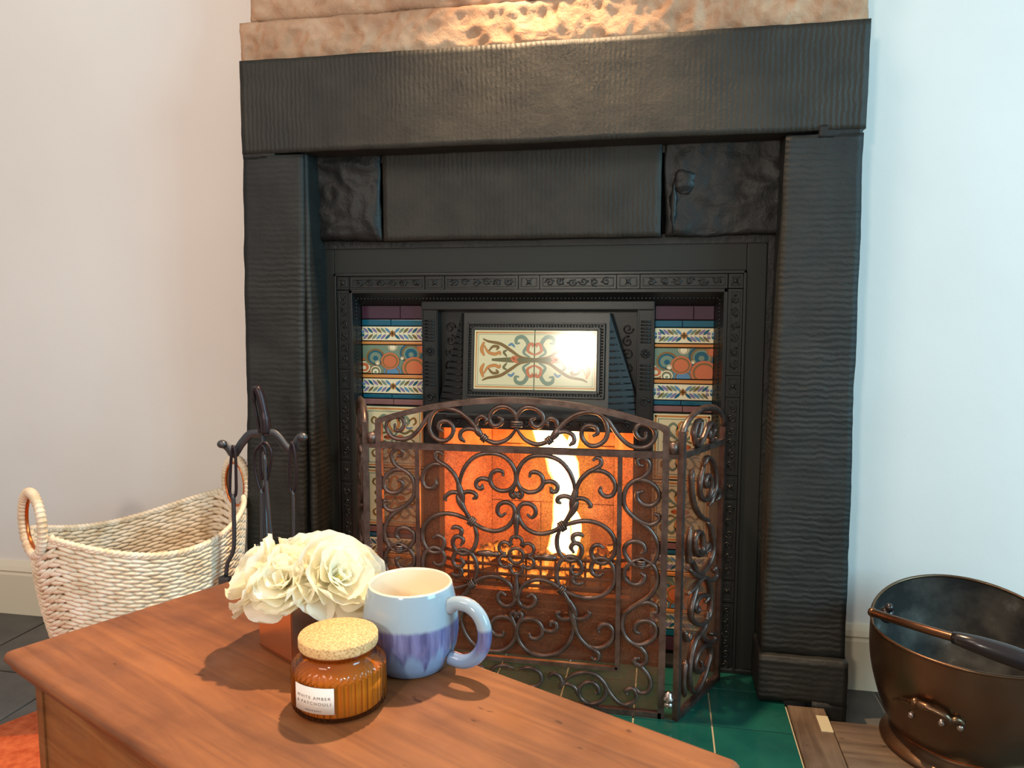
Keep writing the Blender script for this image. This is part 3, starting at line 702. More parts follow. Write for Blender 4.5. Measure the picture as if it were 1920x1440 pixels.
# ================================================================== HEARTH
g = G(); g.box(-.968, .262, 1.28, 1.595, .0, .0265); g.box(-.788, .204, 1.595, 1.712, .0, .0265); hearth = g.build('hearth', M['hgrout'], label='raised hearth of square green glazed tiles with pale grout', cat='hearth')
T = .1535; x_line = .107; y_line = 1.485
proto = tile_mesh('hearth_tile', T-.003, T-.003, .006, M['green'], .0012); first = True
gx = .107
for i in range(-7, 2):
    for j in range(-4, 2):
        cx = gx+(i+.5)*T; cy = y_line+(j+.5)*T
        if cx > .262 or cx < -.90: continue
        if cy+T/2 > 1.80 or cy < 1.3 or (cx-T/2 < -.80 and cy > 1.65): continue
        place(proto, first, hearth, 'hearth_tile', (cx, cy, .0300)); first = False
# oak boards edging the hearth
hb = thing('hearth_border', (.3, 1.4, 0), 'weathered oak boards edging the green hearth and running right under the scuttle', 'floorboards')
g = G(); g.box(.2635, .336, 1.05, YF-.022, .0, .032, .002); g.build('board', M['oak'], hb)
g = G(); g.box(.338, 1.6, 1.30, 1.548, .0, .031, .002); g.build('board', M['oakx'], hb)
g = G(); g.box(.338, 1.6, 1.05, 1.298, .0, .031, .002); g.build('board', M['oakx'], hb)
g = G(); g.box(.3135, .336, 1.50, 1.56, .0305, .0335, .001); g.build('filler_chip', M['hgrout'], hb)
settle(hb)
# rug
rb = []
g = G(); nx, ny = 26, 18
vs = []
def rugp(u, v):
    p = Vector((-1.29, 1.265))+Vector((.445, .895))*(.10-v*1.1)+Vector((.895, -.445))*(u*1.25); return (p.x, p.y, .010+.0015*noise.noise(Vector((u*30, v*30, 0))))
for i in range(nx+1):
    for j in range(ny+1): vs.append(rugp(i/nx, j/ny))
fsq = [(i*(ny+1)+j, (i+1)*(ny+1)+j, (i+1)*(ny+1)+j+1, i*(ny+1)+j+1) for i in range(nx) for j in range(ny)]
g.add(vs, fsq, 0, True)
low = [(a, b, .0005) for a, b, c in vs]; g.add(low, fsq, 0, True)
g.build('rug', M['rug'], label='orange wool rug under the left end of the wooden chest', cat='rug')

# ================================================================== FIRE SCREEN
YS = 1.495
scn = thing('fire_screen', (-.285, YS, .03), 'three-panel bronzed wrought iron fire screen with scrollwork standing before the fire', 'fire screen')
SC = Vector((-.287, YS, .346))
PX0, PX1 = -.578, .008; PC = (PX0+PX1)/2
def C1(cx, cy): return aty(640+cx/4.235, 720+cy/4.235, YS)
def C4(cx, cy): return aty(980+cx/4.235, 1020+cy/4.235, YS)
def bar(g, a, b, wd, dp):               # square bar between two points of the panel
    a, b = Vector(a), Vector(b); T_ = (b-a).normalized(); s = Vector((0, 1, 0)); u = T_.cross(s).normalized()
    vs = []
    for p in (a, b):
        for (i, j) in ((-1, -1), (1, -1), (1, 1), (-1, 1)): vs.append(p+u*(i*wd/2)+s*(j*dp/2))
    g.add(vs, [(0, 1, 2, 3), (7, 6, 5, 4), (0, 4, 5, 1), (1, 5, 6, 2), (2, 6, 7, 3), (3, 7, 4, 0)])
zr, zib, zbt = .564, .124, .036
for x in (PX0, PX1):
    g = G(); bar(g, (x, YS, .030), (x, YS, .618), .013, .012); g.build('post', M['wrought'], scn)
for x in (-.4945, -.0800):
    g = G(); bar(g, (x, YS, zib), (x, YS, zr), .009, .009); g.build('inner_upright', M['wrought'], scn)
g = G(); bar(g, (PX0-.030, YS, zr), (PX1+.030, YS, zr), .013, .010); g.build('top_rail', M['wrought'], scn)
g = G(); bar(g, (-.4945, YS, zib), (-.0800, YS, zib), .009, .009); g.build('inner_rail', M['wrought'], scn)
g = G(); bar(g, (PX0, YS, zbt), (PX1, YS, zbt), .012, .012); g.build('bottom_rail', M['wrought'], scn)
g = G(); hw = (PX1-PX0)/2
arch = [(PC+hw*u, YS, .615+.049*(1-abs(u)**2.0)) for u in [i/16-1 for i in range(33)]]
vs = []
for i, p in enumerate(arch):
    a = Vector(arch[max(i-1, 0)]); b = Vector(arch[min(i+1, 32)]); t = (b-a).normalized(); u = Vector((-t.z, 0, t.x))
    if u.z < 0: u = -u
    for (i_, j_) in ((-1, -1), (1, -1), (1, 1), (-1, 1)): vs.append(Vector(p)+u*(i_*.0055)+Vector((0, j_*.007, 0)))
g.add(vs, [(i*4+k, i*4+(k+1) % 4, i*4+4+(k+1) % 4, i*4+4+k) for i in range(32) for k in range(4)]+[(0, 1, 2, 3), (131, 130, 129, 128)])
g.build('arched_top', M['wrought'], scn)
g = G(); g.box(PX0, PX1, YS+.008, YS+.0086, zbt, zr); g.build('spark_mesh', M['mesh'], scn)
RS = .0047
def stroke(name, pts, r=RS, taper=True, mu=None, mv=None, parent=scn, ball=True, mat='wrought', upv=(0, 1, 0), fl=.85):
    P = [Vector(p) for p in pts]
    if mu is not None:
        for p in P: p.x = 2*mu-p.x
    if mv is not None:
        for p in P: p.z = 2*mv-p.z
    Q = cr(P, 5); N = len(Q); R = []
    for i in range(N):
        t = min(i, N-1-i)/N; R.append(r*(1 if not taper else min(1, .55+t*5)))
    g = G(); g.tube(Q, R, 8, up=upv, flat=fl)
    if ball:
        for p, q in ((Q[0], R[0]), (Q[-1], R[-1])): g.ball(p, q*1.25, q*1.25, q*1.25, 8, 6)
    return g.build(name, M[mat], parent)
Q1 = [  # quarter of the centre field (top left), measured on the enlarged photograph
 [(800, 556), (782, 540), (752, 545), (748, 590), (785, 622), (840, 655), (895, 715), (925, 780), (940, 850), (955, 930), (985, 1010), (1040, 1090), (1120, 1145), (1220, 1168), (1310, 1140), (1362, 1080), (1378, 1010), (1350, 955), (1295, 940), (1250, 965), (1240, 1015), (1268, 1048), (1300, 1030)],
 [(815, 648), (750, 635), (690, 660), (650, 715), (645, 775), (675, 820), (720, 825), (752, 795), (750, 765)],
 [(940, 840), (948, 745), (985, 655), (1055, 582), (1155, 552), (1265, 565), (1340, 620), (1382, 700), (1385, 775), (1350, 830), (1285, 850), (1218, 828), (1183, 775), (1190, 718), (1230, 688), (1275, 695), (1285, 722)],
 [(1185, 775), (1150, 755), (1105, 752), (1072, 780), (1078, 820), (1112, 830), (1120, 805)],
 [(1385, 780), (1362, 830), (1345, 870), (1362, 898), (1384, 885), (1378, 862)],
 [(955, 875), (985, 858), (1025, 855), (1062, 872), (1070, 898), (1050, 910)],
 [(950, 885), (915, 862), (872, 862), (838, 882), (822, 908), (832, 920)],
 [(1035, 1092), (965, 1058), (880, 1032), (790, 1032), (710, 1065), (655, 1130), (642, 1210), (665, 1285), (720, 1335), (785, 1330), (815, 1280), (808, 1225), (765, 1202), (730, 1218)],
 [(1045, 1105), (1072, 1180), (1070, 1260), (1035, 1325), (965, 1350), (905, 1315), (885, 1255), (905, 1215), (945, 1212), (968, 1245), (950, 1278)],
 [(935, 1212), (955, 1178), (945, 1148), (908, 1135), (880, 1145)],
]
for s_ in Q1:
    P = [C1(*p) for p in s_]
    for mu in (None, SC.x):
        for mv in (None, SC.z): stroke('scroll', P, mu=mu, mv=mv)
Q2 = [  # side strip, upper half
 [(452, 572), (480, 565), (485, 530), (445, 512), (405, 545), (405, 605), (450, 660), (515, 695), (560, 745), (582, 820), (572, 895), (520, 955), (450, 1005), (385, 1060), (345, 1140), (345, 1215), (380, 1290), (450, 1335)],
 [(515, 695), (450, 678), (385, 700), (340, 755), (340, 815), (385, 860), (445, 860), (485, 825), (485, 780), (455, 765)],
 [(515, 958), (460, 992), (395, 1005), (345, 975), (335, 935), (365, 925)],
 [(462, 1335), (530, 1305), (575, 1240), (565, 1175), (505, 1140), (450, 1155), (432, 1200), (455, 1225)],
]
for s_ in Q2:
    P = [C1(*p) for p in s_]
    for mu in (None, SC.x):
        for mv in (None, SC.z): stroke('scroll', P, mu=mu, mv=mv)
Q3 = [  # under the arch, left half
 [(425, 325), (430, 365), (470, 368), (500, 325), (480, 270), (420, 262), (370, 295), (362, 355), (400, 415), (470, 440), (550, 422), (615, 365), (655, 310), (700, 245), (765, 200), (850, 192), (940, 222), (1015, 280), (1070, 345), (1120, 410), (1165, 450), (1235, 468), (1310, 445), (1360, 398), (1395, 340)],
 [(800, 372), (772, 350), (785, 305), (840, 295), (885, 335), (885, 395), (840, 445), (775, 445), (715, 395), (698, 315), (725, 235), (780, 198)],
 [(1115, 405), (1070, 368), (1010, 355), (955, 378), (945, 425), (975, 455)],
 [(1070, 330), (1080, 275), (1120, 255), (1152, 280), (1145, 308)],
 [(1395, 305), (1380, 235), (1325, 185), (1250, 182), (1190, 225), (1178, 290), (1215, 330), (1262, 318), (1278, 280), (1245, 262)],
]
for s_ in Q3:
    P = [C1(*p) for p in s_]
    for p in P: p.z = min(p.z, .655)
    for mu in (None, SC.x): stroke('scroll', P, mu=mu)
Q4 = [  # bottom strip, right half
 [(870, 930), (940, 975), (1000, 1050), (1015, 1120), (985, 1178), (925, 1178), (895, 1145)],
 [(330, 1090), (390, 1045), (480, 1022), (570, 1035), (640, 1095), (690, 1180), (750, 1250), (820, 1278), (885, 1250), (902, 1195), (870, 1150), (818, 1165), (825, 1192)],
 [(600, 1050), (655, 1120), (660, 1190), (620, 1250), (540, 1270), (465, 1230), (445, 1165), (485, 1110), (550, 1100), (598, 1140), (600, 1180), (578, 1185)],
 [(205, 1062), (235, 1030), (285, 1045), (312, 1100), (290, 1142)],
 [(330, 1110), (380, 1120), (420, 1150), (440, 1200)],
 [(-20, 990), (60, 985), (130, 1020), (150, 1080), (110, 1130), (40, 1130)],
]
for s_ in Q4:
    P = [C4(*p) for p in s_]
    for mu in (None, SC.x): stroke('scroll', P, mu=mu)
# collars and leaves
def collar(p, a, L=.012):
    d = Vector((math.cos(a), 0, math.sin(a))); n_ = Vector((-d.z, 0, d.x)); g = G()
    for k in (-1, 0, 1):
        c_ = Vector(p)+d*(k*.0042); g.tube([c_+n_*(L*math.cos(t)*.75)+Vector((0, .0075*math.sin(t), 0)) for t in [2*PI*q/12 for q in range(12)]], .0022, 6, closed=True)
    g.build('collar', M['wrought'], scn)
for mu in (0, 1):
    for mv in (0, 1):
        p = C1(1035, 1090); a = math.radians(-35)
        if mu: p.x = 2*SC.x-p.x; a = PI-a
        if mv: p.z = 2*SC.z-p.z; a = -a
        collar(p, a)
    p = C1(460, 1335); p.z = SC.z
    if mu: p.x = 2*SC.x-p.x
    collar(p, PI/2, .011)
    p = C1(1135, 430)
    if mu: p.x = 2*SC.x-p.x
    collar(p, math.radians(-40 if not mu else 220), .009)
p = C1(1395, 318); p.x = SC.x; collar(p, PI/2, .014)
def leafsolid(pts, r):
    Q = cr(pts, 5); N = len(Q); g = G(); g.tube(Q, [r*(.35+.65*math.sin(PI*(i+.5)/N)) for i in range(N)], 8, up=(0, 1, 0), flat=.7); return g.build('leaf', M['wrought'], scn)
for mu in (0, 1):
    for mv in (0, 1):
        for s_ in ([(925, 760), (938, 830), (958, 900), (965, 970)], [(920, 880), (945, 940), (985, 1020)]):
            P = [C1(*q) for q in s_]
            for p in P:
                if mu: p.x = 2*SC.x-p.x
                if mv: p.z = 2*SC.z-p.z
            leafsolid(P, .0075)
    P = [C1(*q) for q in ((1055, 325), (1085, 375), (1120, 425))]
    for p in P:
        if mu: p.x = 2*SC.x-p.x
    leafsolid(P, .0078)
# centre flower, stems
g = G(); g.tube([SC+Vector((.0155*math.cos(t), -.003, .0155*math.sin(t))) for t in [2*PI*k/24 for k in range(24)]], .0035, 8, closed=True); g.build('flower_ring', M['wrought'], scn)
for k in range(6):
    a = PI/6+k*PI/3; c_ = SC+Vector((.0275*math.cos(a), 0, .0275*math.sin(a))); pts = []
    for q in range(11):
        b = a-PI*.72+q*(PI*1.44)/10; pts.append(c_+Vector((.0125*math.cos(b), 0, .0125*math.sin(b))))
    g = G(); g.tube(pts, .0038, 8, up=(0, 1, 0)); g.build('flower_petal', M['wrought'], scn)
for (A, B) in (((0, .090), (0, .034)), ((0, -.090), (0, -.034))):
    g = G(); P = [SC+Vector((A[0]+(B[0]-A[0])*t, 0, A[1]+(B[1]-A[1])*t)) for t in [i/8 for i in range(9)]]; g.tube(P, [.003, .0062, .0072, .0068, .0060, .0050, .0045, .004, .003], 8); g.build('stem', M['wrought'], scn)
for sx in (-1, 1):
    g = G(); P = [SC+Vector((sx*(.036+.046*t), 0, 0)) for t in [i/10 for i in range(11)]]
    g.tube(P, [.003, .0055, .0035, .0050, .0062, .0070, .0072, .0066, .0055, .0045, .003], 10); g.build('stem', M['wrought'], scn)
# side panels
A_, B_ = Vector((.038, YS-.002, 0)), Vector((.128, 1.679, 0)); DL = (B_-A_).normalized(); NL = Vector((-DL.y, DL.x, 0)); LP = (B_-A_).length
def R3(px, py):
    d = ray(px, py); t = NL.dot(A_-CAM)/NL.dot(d); return CAM+d*t
def K4(cx, cy): return R3(1255+cx/4.5, 740+cy/4.5)
def K5(cx, cy): return R3(1255+cx/4.5, 1040+cy/4.5)
def flipx(p): p = Vector(p); p.x = 2*PC-p.x; return p
SIDE = [
 [K4(*p) for p in [(330, 742), (312, 775), (298, 730), (322, 680), (352, 720), (345, 830), (305, 890), (262, 850), (255, 740), (290, 600)]],
 [K4(*p) for p in [(290, 600), (315, 530), (355, 555), (388, 660), (385, 790), (350, 870)]],
 [K4(*p) for p in [(195, 640), (182, 720), (190, 850), (225, 970), (280, 1040), (335, 1060)]],
 [K4(*p) for p in [(340, 930), (365, 860), (400, 800), (420, 840), (395, 890)]],
 [K4(*p) for p in [(240, 1300), (265, 1330), (282, 1280), (275, 1180), (240, 1160), (210, 1240), (235, 1350), (285, 1330), (320, 1260), (335, 1300), (315, 1330)]],
 [K4(*p) for p in [(175, 1120), (160, 1240), (165, 1400)]]+[K5(*p) for p in [(190, 60), (250, 160), (320, 100), (360, 0)]]+[K4(*p) for p in [(370, 1250), (350, 1130), (320, 1080)]],
 [K5(*p) for p in [(170, 125), (230, 180), (290, 180), (345, 215), (390, 180), (385, 110), (372, 130)]],
 [K5(*p) for p in [(160, 330), (215, 270), (290, 190), (335, 260), (350, 380), (330, 520), (270, 590), (200, 560), (180, 470), (220, 300), (250, 240)]],
 [K5(*p) for p in [(305, 400), (322, 350), (285, 345), (240, 370), (210, 440), (235, 480), (250, 440)]],
 [K5(*p) for p in [(320, 490), (310, 560), (280, 640), (220, 720), (180, 860), (165, 1000), (180, 1130), (225, 1150), (280, 1060), (320, 930), (345, 830), (330, 760), (280, 780), (230, 850), (210, 940), (240, 990), (280, 950), (265, 900)]],
 [K5(*p) for p in [(130, 650), (150, 720), (180, 660)]],
 [K5(*p) for p in [(265, 660), (320, 740), (370, 720), (378, 670), (345, 665)]],
 [K5(*p) for p in [(135, 900), (115, 1060), (125, 1190)]],
 [K4(*p) for p in [(215, 320), (235, 350), (255, 290), (262, 220), (232, 235), (205, 320), (215, 400), (245, 430), (290, 350), (330, 260), (360, 240), (375, 300), (340, 360), (335, 310), (365, 290)]],
 [K4(*p) for p in [(355, 320), (350, 380), (380, 400), (395, 370)]],
]
for side in (0, 1):
    fx = (lambda p: Vector(p)) if side == 0 else flipx
    up = fx((NL.x+2*0, NL.y, 0)) if False else (Vector((NL.x, NL.y, 0)) if side == 0 else Vector((-NL.x, NL.y, 0)))
    def P2(u, z): return fx((A_.x+DL.x*u, A_.y+DL.y*u, z))
    def pbar(name, a, b, wd, dp):
        a, b = Vector(a), Vector(b); T_ = (b-a).normalized(); u = T_.cross(up).normalized(); g = G(); vs = []
        for p in (a, b):
            for (i, j) in ((-1, -1), (1, -1), (1, 1), (-1, 1)): vs.append(p+u*(i*wd/2)+up*(j*dp/2))
        g.add(vs, [(0, 1, 2, 3), (7, 6, 5, 4), (0, 4, 5, 1), (1, 5, 6, 2), (2, 6, 7, 3), (3, 7, 4, 0)]); g.build(name, M['wrought'], scn)
    pbar('post', P2(0, .030), P2(0, .612), .012, .012); pbar('post', P2(LP, .030), P2(LP, .596), .012, .012)
    pbar('top_rail', P2(0, zr), P2(LP, zr), .012, .010); pbar('bottom_rail', P2(0, zbt), P2(LP, zbt), .012, .012)
    g = G(); pts = [P2(LP*(.5-.5*math.cos(PI*t)), .600+.046*math.sin(PI*t)) for t in [i/16 for i in range(17)]]; g.tube(pts, .0075, 4, up=up); g.build('arched_top', M['wrought'], scn)
    g = G(); c = [P2(0, zbt), P2(LP, zbt), P2(LP, zr), P2(0, zr)]; g.add([q+up*.006 for q in c]+[q+up*.0066 for q in c], [(0, 1, 2, 3), (4, 5, 6, 7), (0, 1, 5, 4), (1, 2, 6, 5), (2, 3, 7, 6), (3, 0, 4, 7)]); g.build('spark_mesh', M['mesh'], scn)
    for s_ in SIDE: stroke('scroll', [fx(p) for p in s_], .0050, upv=up, fl=1.5)
    hx = fx((.022, YS-.004, 0)).x
    g = G(); g.lathe([(0, 0), (.009, 0), (.009, .022), (.0, .022)], 12, (hx, YS-.004, .568)); g.build('hinge_knuckle', M['wrought'], scn)
    g = G(); g.lathe([(0, 0), (.011, 0), (.013, .006), (.008, .010), (.008, .016), (.0, .020)], 12, (hx, YS-.004, .070)); g.ball((hx, YS-.004, .062), .011, .011, .008); g.build('hinge_knuckle', M['steel'], scn, label='brighter worn lower hinge')
settle(scn)

# ================================================================== COMPANION SET
YC = 1.45
def T6(cx, cy, dy=0): return aty(380+cx/3.427, 700+cy/3.427, YC+dy)
cs = thing('companion_set_stand', (-.80, YC, .031), 'black iron fireside tool stand with looped handle and curled hooks by the left jamb', 'tool stand')
g = G(); g.lathe([(0, 0), (.075, 0), (.075, .006), (.03, .012), (.008, .03), (0, .03)], 32, (T6(385, 380).x, YC, .031)); g.build('base', M['toolsteel'], cs)
g = G(); xc = T6(388, 385).x; g.tube([(xc, YC, .05), (xc, YC, T6(388, 385).z)], .005, 8); g.build('pole', M['toolsteel'], cs)
g = G(); g.tube(cr([T6(368, 385), T6(352, 300), T6(333, 200), T6(325, 130), T6(340, 97), T6(362, 120), T6(388, 220), T6(404, 320), T6(404, 385)], 5), [.0035]*12+[.005]*10+[.009]*11+[.011]*8, 8); g.build('loop_handle', M['toolgrip'], cs)
g = G(); g.tube(cr([T6(125, 450), T6(160, 475), T6(200, 520), T6(250, 450), T6(300, 395), T6(350, 385), T6(400, 385), T6(455, 385), T6(500, 425), T6(548, 485), T6(585, 480), T6(615, 425), T6(640, 405)], 5), .009, 8, up=(0, 1, 0), flat=.35)
g.build('hook_bar', M['toolsteel'], cs)
g = G(); g.ball(T6(125, 455, -.004), .011, .009, .009, 12, 8); g.ball(T6(640, 410, -.004), .012, .009, .010, 12, 8); g.build('curled_end', M['toolsteel'], cs)
settle(cs)
def tool(name, loopc, rodpts, lab, w_=.006, head=None, cat='fire tool'):
    a = T6(*loopc[0], -.015)
    t = thing(name, tuple(a), lab, cat, 'fireside tools on the stand')
    g = G(); g.tube(cr([T6(*p, -.015) for p in loopc], 4, True), .0032, 8, closed=True); g.build('handle', M['toolgrip'], t)
    g = G(); P = cr([T6(*p, -.015) for p in rodpts], 5); g.tube(P, w_, 8); g.build('rod', M['toolsteel'], t)
    if head:
        g = G(); head(g, P[-1]); g.build('head', M['toolsteel'], t)
    settle(t)
def brushhead(g, p): g.lathe([(.0, .0), (.012, .0), (.016, -.03), (.02, -.09), (0, -.09)], 16, tuple(p))
def shovelhead(g, p): g.box(p.x-.035, p.x+.035, p.y-.006, p.y, p.z-.11, p.z, .004)
def pokerhead(g, p): g.tube(cr([p, p+Vector((0, 0, -.04)), p+Vector((.012, 0, -.06)), p+Vector((.028, 0, -.05))], 5), .004, 8)
tool('fire_poker', [(195, 465), (182, 560), (176, 700), (178, 780), (212, 780), (214, 640), (210, 520)], [(196, 780), (200, 900), (202, 1080), (190, 1160), (160, 1220), (150, 1300)], 'black poker hanging at the left of the tool stand', .0045, lambda g, p: g.box(p.x-.012, p.x+.012, p.y-.012, p.y+.005, p.z-.05, p.z, .004))
tool('hearth_brush', [(385, 450), (335, 510), (335, 620), (365, 740), (395, 740), (432, 600), (440, 500), (410, 450)], [(378, 740), (380, 900), (382, 1100)], 'black hearth brush with wide loop handle at the stand centre', .004, brushhead)
tool('fire_tongs', [(385, 460), (368, 520), (372, 640), (380, 680), (398, 620), (405, 520)], [(400, 520), (408, 700), (425, 900), (445, 1100)], 'black fire tongs slanting down at the stand centre', .0045, pokerhead)
tool('fire_shovel', [(572, 440), (560, 540), (556, 680), (562, 750), (590, 750), (600, 640), (592, 520)], [(580, 750), (584, 900), (584, 1100)], 'black fire shovel hanging at the right of the tool stand', .0035, shovelhead)

# ================================================================== BASKET
bc = Vector((-1.105, 1.455, 0)); ea = Vector((.47, .88, 0)).normalized(); eb = Vector((ea.y, -ea.x, 0))
bk = thing('basket', tuple(bc), 'pale seagrass basket with two copper-ringed loop handles standing left of the fireplace', 'basket')
RA, RB, BA, BB = .208, .168, .135, .118
def rimz(a):
    h = .350+.058*abs(math.cos(a))**2.0; q_ = .168*math.sin(a)/.050
    if abs(q_) < 1: h = min(h, .426-.060*math.sqrt(1-q_*q_))
    return h
def bsurf(a, t, off=0):
    q = math.sin(max(0, t)*PI/2)**.8; A2 = BA+(RA-BA)*q+off; B2 = BB+(RB-BB)*q+off
    lean = 1+.05*t*abs(math.cos(a))**3
    return bc+ea*(A2*math.cos(a)*lean)+eb*(B2*math.sin(a))+Vector((0, 0, .012+(rimz(a)-.012)*t))
g = G(); NA = 144; NT = 14
for off in (0,):
    vs = [bsurf(2*PI*i/NA, j/NT*.985) for j in range(NT+1) for i in range(NA)]
    g.add(vs, [(j*NA+i, j*NA+(i+1) % NA, (j+1)*NA+(i+1) % NA, (j+1)*NA+i) for j in range(NT) for i in range(NA)], 0, True)
vs = [bsurf(2*PI*i/NA, 0) for i in range(NA)]+[bc+Vector((0, 0, .012))]; g.add(vs, [(i, (i+1) % NA, NA) for i in range(NA)])
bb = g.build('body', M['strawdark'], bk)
g = G(); NR = 21; NS = 38
for j in range(NR):
    t0 = (j+.5)/NR
    for i in range(NS):
        for (tt, sg) in ((t0-.25/NR, 1), (t0+.25/NR, -1)):
            a = 2*PI*(i+(.5 if sg < 0 else 0)+random.uniform(-.06, .06))/NS; da = 2*PI/NS*.70
            p = bsurf(a, tt, 0); p1 = bsurf(a+da, tt+sg*.10/NR, 0); p0 = bsurf(a-da, tt-sg*.10/NR, 0)
            if (p-p0).length == 0: continue
            T_ = (p1-p0); L = T_.length*.5; T_.normalize(); up_ = (bsurf(a, min(1, tt+.03))-bsurf(a, tt-.03)).normalized(); N_ = T_.cross(up_).normalized(); up_ = N_.cross(T_)
            hh = (bsurf(a, min(1, t0+.5/NR))-bsurf(a, max(0, t0-.5/NR))).length*.275
            rot = Matrix((T_, N_, up_)).transposed()
            g.ball(p, L*1.02, .0062, max(.0028, hh), 6, 5, 0, rot @ Matrix.Rotation(0, 3, 'X'))
wv = g.build('woven_strands', M['straw'], bk, kind='stuff')
g = G(); P = [bsurf(2*PI*i/120, 1.0) for i in range(120)]; g.tube(P, .005, 8, closed=True)
for i in range(120):
    p = P[i]; q = P[(i+1) % 120]; T_ = (q-p).normalized(); rot = T_.to_track_quat('X', 'Z').to_matrix() @ Matrix.Rotation(.5, 3, 'Y'); g.ball(p,   .011, .0070, .0055, 6, 5, 0, rot)
g.build('rim', M['straw'], bk)
for sg in (1, -1):
    e = bsurf(0 if sg > 0 else PI, 1.0); cen = Vector((e.x, e.y, .426))+ea*(sg*.002)
    RX, RZ = .040, .052
    ring = [cen+eb*(RX*math.cos(t))+Vector((0, 0, RZ*math.sin(t)))+ea*(-sg*.004) for t in [2*PI*k/40 for k in range(40)]]
    g = G(); g.tube(ring, .0032, 8, closed=True); g.build('copper_ring', M['copperring'], bk, label='copper ring inside the handle')
    g = G(); path = [cen+eb*((RX+.0105)*math.cos(t))+Vector((0, 0, (RZ+.0105)*math.sin(t))) for t in [(-.22+1.44*k/30)*PI for k in range(31)]]
    g.tube(path, .0085, 8)
    for k in range(len(path)-1):
        p = path[k]; T_ = (path[k+1]-p).normalized(); rot = T_.to_track_quat('X', 'Z').to_matrix()
        g.ball(p, .0055, .0102, .0102, 8, 5, 0, rot); 
    g.build('handle', M['straw'], bk)
    g = G()                            # gusset under the ring
    for k in range(9):
        t = (-.2-.6*k/8)*PI; p = cen+eb*((RX+.010)*math.cos(t))+Vector((0, 0, (RZ+.010)*math.sin(t))); g.ball(p, .010, .010, .010, 8, 5)
    g.build('handle_gusset', M['straw'], bk)
settle(bk)

# ================================================================== COAL SCUTTLE
cc = Vector((.567, 1.500, .032))
cu = thing('coal_scuttle', tuple(cc), 'aged copper helmet coal scuttle with a dark bail handle on the boards at the right', 'coal scuttle')
bd = Vector((.05, .99, 0)).normalized()     # towards the high back
NSC = 64
def sct(a, z, off=0):                   # body section
    zz = max(0, min(1, z)); r = .130+.041*math.sin(max(0, min(1, zz))*PI*.8)**.8
    return r+off
def srim(a):
    d = math.cos(a-math.atan2(bd.y, bd.x)); s = max(0, d)
    return .222+.004*d+.046*(s**1.1)
def spt(a, t, off=0):
    h = srim(a); z = .035+(h-.035)*t; zz = (z-.035)/.25
    r = sct(a, zz, off)
    d = math.cos(a-math.atan2(bd.y, bd.x))
    if z > .19: r += (z-.19)*(.02 if d > 0 else .06)
    return Vector((cc.x+r*math.cos(a), cc.y+r*math.sin(a), cc.z+z))
g = G(); NTs = 18
vs = [spt(2*PI*i/NSC, j/NTs) for j in range(NTs+1) for i in range(NSC)]
g.add(vs, [(j*NSC+i, j*NSC+(i+1) % NSC, (j+1)*NSC+(i+1) % NSC, (j+1)*NSC+i) for j in range(NTs) for i in range(NSC)], 0, True)
g.build('body', M['scuttle'], cu)
g = G(); vs = [spt(2*PI*i/NSC, j/NTs, -.003) for j in range(NTs+1) for i in range(NSC)]
g.add(vs, [(j*NSC+i, j*NSC+(i+1) % NSC, (j+1)*NSC+(i+1) % NSC, (j+1)*NSC+i) for j in range(NTs) for i in range(NSC)], 0, True)
g.add([spt(2*PI*i/NSC, 0, -.003) for i in range(NSC)], [tuple(range(NSC))]); g.build('lining', M['scuttlein'], cu)
g = G(); g.tube([spt(2*PI*i/NSC, 1.0, -.001) for i in range(NSC)], .0032, 8, closed=True); g.build('rolled_rim', M['scuttle'], cu)
g = G(); g.lathe([(.118, .036), (.116, .030), (.120, .024), (.134, .014), (.144, .008), (.146, .003), (.144, 0), (.10, 0)], 64, tuple(cc)); g.build('foot', M['scuttle'], cu)
g = G(); g.lathe([(.121, .0345), (.1245, .031), (.121, .0275)], 64, tuple(cc)); g.build('foot_bead', M['copperring'], cu)
# bail handle: lies forward over the mouth
hp = [(1636, 1148), (1665, 1158), (1710, 1172), (1760, 1187), (1815, 1203), (1870, 1221), (1925, 1240), (1985, 1262), (2050, 1290)]
hy = [1.49, 1.455, 1.41, 1.375, 1.345, 1.33, 1.32, 1.32, 1.34]
P = cr([aty(a, b, y) for (a, b), y in zip(hp, hy)], 6)
g = G(); g.tube(P, [.0075+.0*i for i in range(len(P))], 12); g.ball(P[0], .009, .009, .009); g.build('bail', M['scuttle'], cu)
k0 = int(len(P)*.44); Pg = P[k0:int(len(P)*.95)]; N = len(Pg)
g = G(); g.tube(Pg, [.0095+.0075*math.sin(PI*(i+.3)/N)**.8 for i in range(N)], 14); g.build('grip', M['darkgrip'], cu, label='black turned grip of the bail')
p = aty(1655, 1152, 1.49); g = G(); g.ball(p+Vector((.01, .01, -.004)), .014, .012, .016, 12, 8); g.ball(p+Vector((.012, .004, .012)), .008, .008, .009); g.build('pivot_lug', M['darkgrip'], cu)
